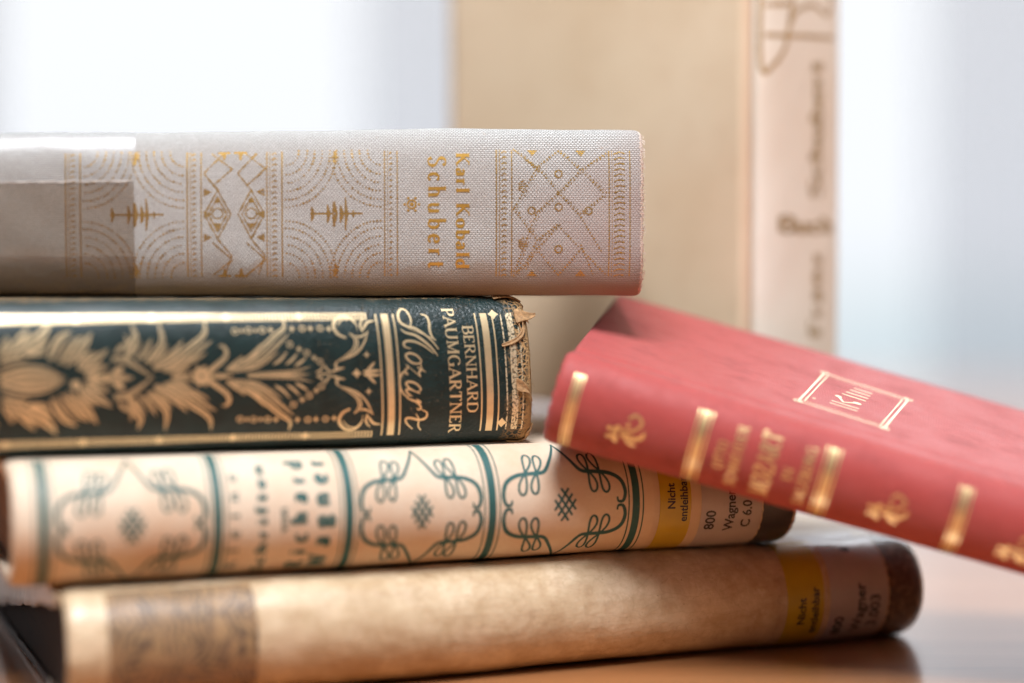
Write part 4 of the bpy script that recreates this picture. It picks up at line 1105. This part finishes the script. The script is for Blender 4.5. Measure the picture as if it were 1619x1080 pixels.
# ================================================================== red cloth book leaning on the stack
def red_book():
    P0 = np.array([(905 - 809.5) / FPX * 424, 424.0, 0]); 
    def ray(x, y, dist):
        d = FWD + (x - 809.5) / FPX * np.array([1, 0, 0]) - (y - 540) / FPX * UPV
        return CAM + d * dist / d[1]
    P0 = ray(902, 566, 424.0); P1 = ray(1619, 776, 408.0)
    u = (P1 - P0); LL = np.linalg.norm(u); u /= LL
    wz = .165; wy = .965; wx = -(wy * u[1] + wz * u[2]) / u[0]
    w_ = np.array([wx, wy, wz]); w_ -= u * (w_ @ u); w_ /= np.linalg.norm(w_)
    n_ = np.cross(u, w_)
    T = 22.6
    tp = lambda x: 1.0 - .10 * min(1.0, x / 110)
    L = 207.5
    b = Book(L, 82, T, 8.5, 2.1, board=2.2, groove=.45, wob=.14, seed=17, endwob=.3, inset=1.2, capround=2.0)
    # taper from the top down so the upper edge stays put
    b.taper = tp
    sh = T
    o = P0 - n_ * T - w_ * 2.0 - u * 1.8
    # tilt compensation for the taper
    n2 = n_ ; b.place(u, w_, n2, o)
    base_local = b.local
    def loc2(sx, v, off=0.0):
        p = base_local(sx, v, off); p[2] += T * (1 - tp(sx)); return p
    b.local = loc2
    root = thing('red_book', 'red cloth book with gold bands leaning down off the stack at right', 'book', None, b.matrix())
    vs = b.vsp
    n = N('red_cloth')
    c, f, v = weave(n, .80, .54, .22, .24)
    fine = n.noise(v, 1.5, 3.0); big = n.noise(n.uv(), .04, 5.0, .6)
    sp = n.n('SeparateXYZ', Vector=n.uv())
    col = n.mix(c, (.20, .024, .022), (.62, .080, .068))
    col = n.mix(n.ramp(big, [(.4, 0.0), (.75, .4)]), col, (.48, .085, .08))
    sc1 = n.noise(n.uv(), .45, 6.0, .7); sm = n.noise(n.uv(), .09, 5.0, .6)
    col = n.mix(n.ramp(sc1, [(.58, 0.0), (.74, .30)]), col, (.66, .20, .18))
    col = n.mix(n.ramp(sm, [(.52, 0.0), (.72, .40)]), col, (.20, .022, .022))
    n.bsdf(col, n.ramp(sm, [(.4, .48), (.7, .66)]), n.bump(n.math('ADD', c, n.math('MULTIPLY', fine, .6)), .9, .00022), spec=.45, sheen=.12)
    # the page block follows the same taper, so shift it in its own mesh
    ob, pg = b.build(root, n.m, pages('red_book_pages', (.66, .55, .42), (.5, .39, .28)))
    for vtx in pg.data.vertices: vtx.co.z += T * (1 - tp(vtx.co.x / MM)) * MM
    gold = foil('bright_gilt', (1.0, .74, .38), .33, .8, (.18, .26), metallic=.85)
    soft = foil('rubbed_gilt', (1.0, .70, .34), .38, 1.2, (.36, .5), wlow=.25, metallic=.8)
    d = Decal(b)
    v1 = b.px(1112, 648)[1]; v0 = -vs * .93
    for x, y, wide in ((903, 645, .8), (1104, 700, 1.15), (1307, 757, 1.15), (1517, 818, 1.05)):
        a = b.px(x, y)[0]
        d = Decal(b)
        for da, ww in ((-1.45 * wide, .45), (0, 1.5 * wide), (1.45 * wide, .45)):
            d.ribbon([(a + da, v0 + (v1 - v0) * k / 50) for k in range(51)], ww)
        d.done('gilt_band', gold, root)
    def flower(x, y, flip=1):
        d = Decal(b); c = b.px(x, y)
        for k in range(5):
            t = k / 5 * 2 * math.pi
            d.ribbon([(c[0] - 2.2 * flip + .7 * math.cos(t) * r, c[1] - 1.2 + 2.2 * math.sin(t) * r) for r in (.15, .6, 1.0)], lambda q: 1.6 * math.sin(math.pi * (.15 + .75 * q)), nac=2)
            d.disc((c[0] - 2.2 * flip + 1.8 * math.cos(t), c[1] - 1.2 + 1.8 * math.sin(t)), .6)
        d.ribbon(curve([(c[0] - 1, c[1]), (c[0] + 1.8 * flip, c[1] + .6), (c[0] + 3.4 * flip, c[1] + 3), (c[0] + 1.6 * flip, c[1] + 4.4), (c[0] + .2 * flip, c[1] + 3.2)], 6), .7)
        d.ribbon(curve([(c[0], c[1] - .6), (c[0] + 2.4 * flip, c[1] - 1.4), (c[0] + 4.2 * flip, c[1] - .2), (c[0] + 4.4 * flip, c[1] + 1.6)], 6), leafw(1.3))
        d.ribbon(curve([(c[0], c[1] - .9), (c[0] + 1.6 * flip, c[1] - 2.6), (c[0] + 3.4 * flip, c[1] - 3.2)], 6), leafw(1.3))
        d.star((c[0] + .4 * flip, c[1] + 1.6), .9, 4, .4)
        d.done('gilt_flower', soft, root)
    flower(988, 682); flower(1402, 806, 1); flower(1606, 872, 1)
    d = Decal(b)
    def col_(x, y, text, va, vb, h, track=.12, thick=.2, thin=.1):
        a = b.px(x, y)[0] + h * .5; glyph_text(d, text, (a, va), (a, vb), (-h, 0), thick, thin, track)
    col_(1134, 735, 'OTTO', -4.0, 3.0, 2.3)
    col_(1160, 735, 'SCHNEIDER', -8.2, 7.6, 2.4)
    col_(1208, 742, 'MOZART', -8.6, 8.2, 4.4, .08)
    col_(1243, 757, 'IN', -2.0, 1.0, 2.2)
    col_(1270, 762, 'SALZBURG', -8.2, 7.4, 2.4)
    d.done('spine_title', soft, root)
    # stamped emblem on the front board: a double square with initials
    d = Decal(b)
    cr = [b.px(*p) for p in ((1262, 634), (1398, 677), (1436, 632), (1304, 590))]
    E = lambda x, y: tuple(cr[0] * (1 - x) * (1 - y) + cr[1] * x * (1 - y) + cr[2] * x * y + cr[3] * (1 - x) * y)
    for k, ww in ((0.0, .6), (.055, .35)):
        q = [(k, k), (1 - k, k), (1 - k, 1 - k), (k, 1 - k), (k, k)]
        for p_, q_ in zip(q[:-1], q[1:]):
            d.ribbon([E(p_[0] + (q_[0] - p_[0]) * t, p_[1] + (q_[1] - p_[1]) * t) for t in np.linspace(0, 1, 14)], ww)
    for x, y in ((0, 0), (1, 0), (1, 1), (0, 1)): d.ring(E(x, y), 1.0, .5)
    for y0_ in (.22, .29): d.ribbon([E(.30, y0_), E(.62, y0_)], .55)
    d.disc(E(.12, .2), .5); d.disc(E(.33, .45), .9); d.disc(E(.56, .42), 1.1)
    d.ribbon([E(.33, .45), E(.42, .34), E(.56, .42)], .8)
    for k in range(4): d.ribbon([E(.34 + .02 * k, .56 + k * .09), E(.62, .56 + k * .09)], .7)
    d.done('cover_emblem', foil('pale_gilt', (1.0, .80, .52), .42, 1.0, (.25, .38), metallic=.7, wlow=.3), root)
red_book()

# ================================================================== tall book standing on the stack
def standing_book():
    def gx(x, dist): return (x - 809.5) / FPX * dist
    C = np.array([gx(1200, 508.0), 508.0, 0]); A = np.array([gx(705, 608.0), 608.0, 0])
    # local length axis is vertical; width runs along the front board from the spine corner C to A
    wv = (A - C); W = np.linalg.norm(wv); wv /= W
    nn = np.array([-wv[1], wv[0], 0.0])          # towards the front board's outside?
    if nn[1] > 0: nn = -nn                        # front board faces the camera
    zz = np.array([0, 0, 1.0])
    # right-handed frame: u x w = n
    u = zz
    if np.cross(u, wv) @ nn < 0: u = -zz
    H = 212.0; T = 35.5
    b = Book(H, W, T, 4.0, 3.4, board=2.4, groove=1.2, wob=.12, seed=21, endwob=.1, capround=1.5)
    zb = 26.5 + 27.4 + .4
    o = C - nn * T - wv * 2.0
    o[2] = zb if u[2] > 0 else zb + H
    b.place(u, wv, nn, o)
    root = thing('standing_book', 'tall cream book standing upright with ornate lettering down its spine', 'book', None, b.matrix())
    n = N('aged_paper_boards'); v = n.uv()
    sp = n.n('SeparateXYZ', Vector=v)
    big = n.noise(v, .018, 4.0, .5); nz = n.noise(v, .12, 4.0)
    col = n.mix(n.ramp(big, [(.35, 0.0), (.65, 1.0)]), (.63, .51, .36), (.57, .445, .30))
    col = n.mix(n.ramp(nz, [(.5, 0.0), (.8, .2)]), col, (.46, .30, .18))
    onsp = n.math('LESS_THAN', n.math('ABSOLUTE', sp.outputs[1]), b.vsp + 2.0)
    spc = n.mix(n.ramp(big, [(.4, 0.0), (.65, 1.0)]), (.72, .66, .56), (.66, .57, .46))
    col = n.mix(onsp, col, spc)
    jn = n.math('COMPARE', n.math('ABSOLUTE', sp.outputs[1]), b.vsp + 3.6, 1.6)
    col = n.mix(n.math('MULTIPLY', jn, .35), col, (.64, .38, .26))
    n.bsdf(col, .6, n.bump(nz, .3, .0002), spec=.3)
    b.build(root, n.m, pages('standing_book_pages', (.70, .60, .45), (.55, .44, .31)))
    br = plain('brown_ink', (.36, .25, .13), .5, .1)
    d = Decal(b)
    flip = u[2] < 0
    up = -1 if flip else 1
    def Vd(x): return b.px(x, 300)[1]
    def col_(x, text, ya, yb, h, thick, thin, track=.05):
        v = Vd(x); a0, a1 = b.px(x, ya)[0], b.px(x, yb)[0]
        side = 1 if b.px(x + 8, 300)[1] > v else -1
        glyph_text(d, text, (a0, v), (a1, v), (0, -side * h), thick, thin, track)
    col_(1299, 'Franz', 532, 400, 5.6, .26, .13, .1)
    col_(1299, 'Schubert', 312, 96, 5.6, .26, .13, .02)
    v0, v1 = Vd(1230), Vd(1316); a = b.px(1270, 368)[0]
    glyph_text(d, 'Buch', (a, v0), (a, v1), (up * 4.6, 0), .26, .14, .02)
    d.done('spine_title', br, root)
    d = Decal(b)
    for x0, y0, pts in ((0, 0, [(1203, -40), (1203, 105), (1225, 100), (1243, 70), (1250, 20), (1262, -40)]), (0, 0, [(1200, 8), (1256, 6)]), (0, 0, [(1203, 55), (1262, 57), (1318, 60)]), (0, 0, [(1243, 60), (1258, 20), (1285, 8), (1310, 22), (1316, -30)])):
        P_ = curve(pts, 6); d.ribbon([b.px(*p) for p in P_], 1.3)
    d.done('spine_ornament', plain('brown_gilt', (.40, .26, .12), .5, .1), root)
standing_book()
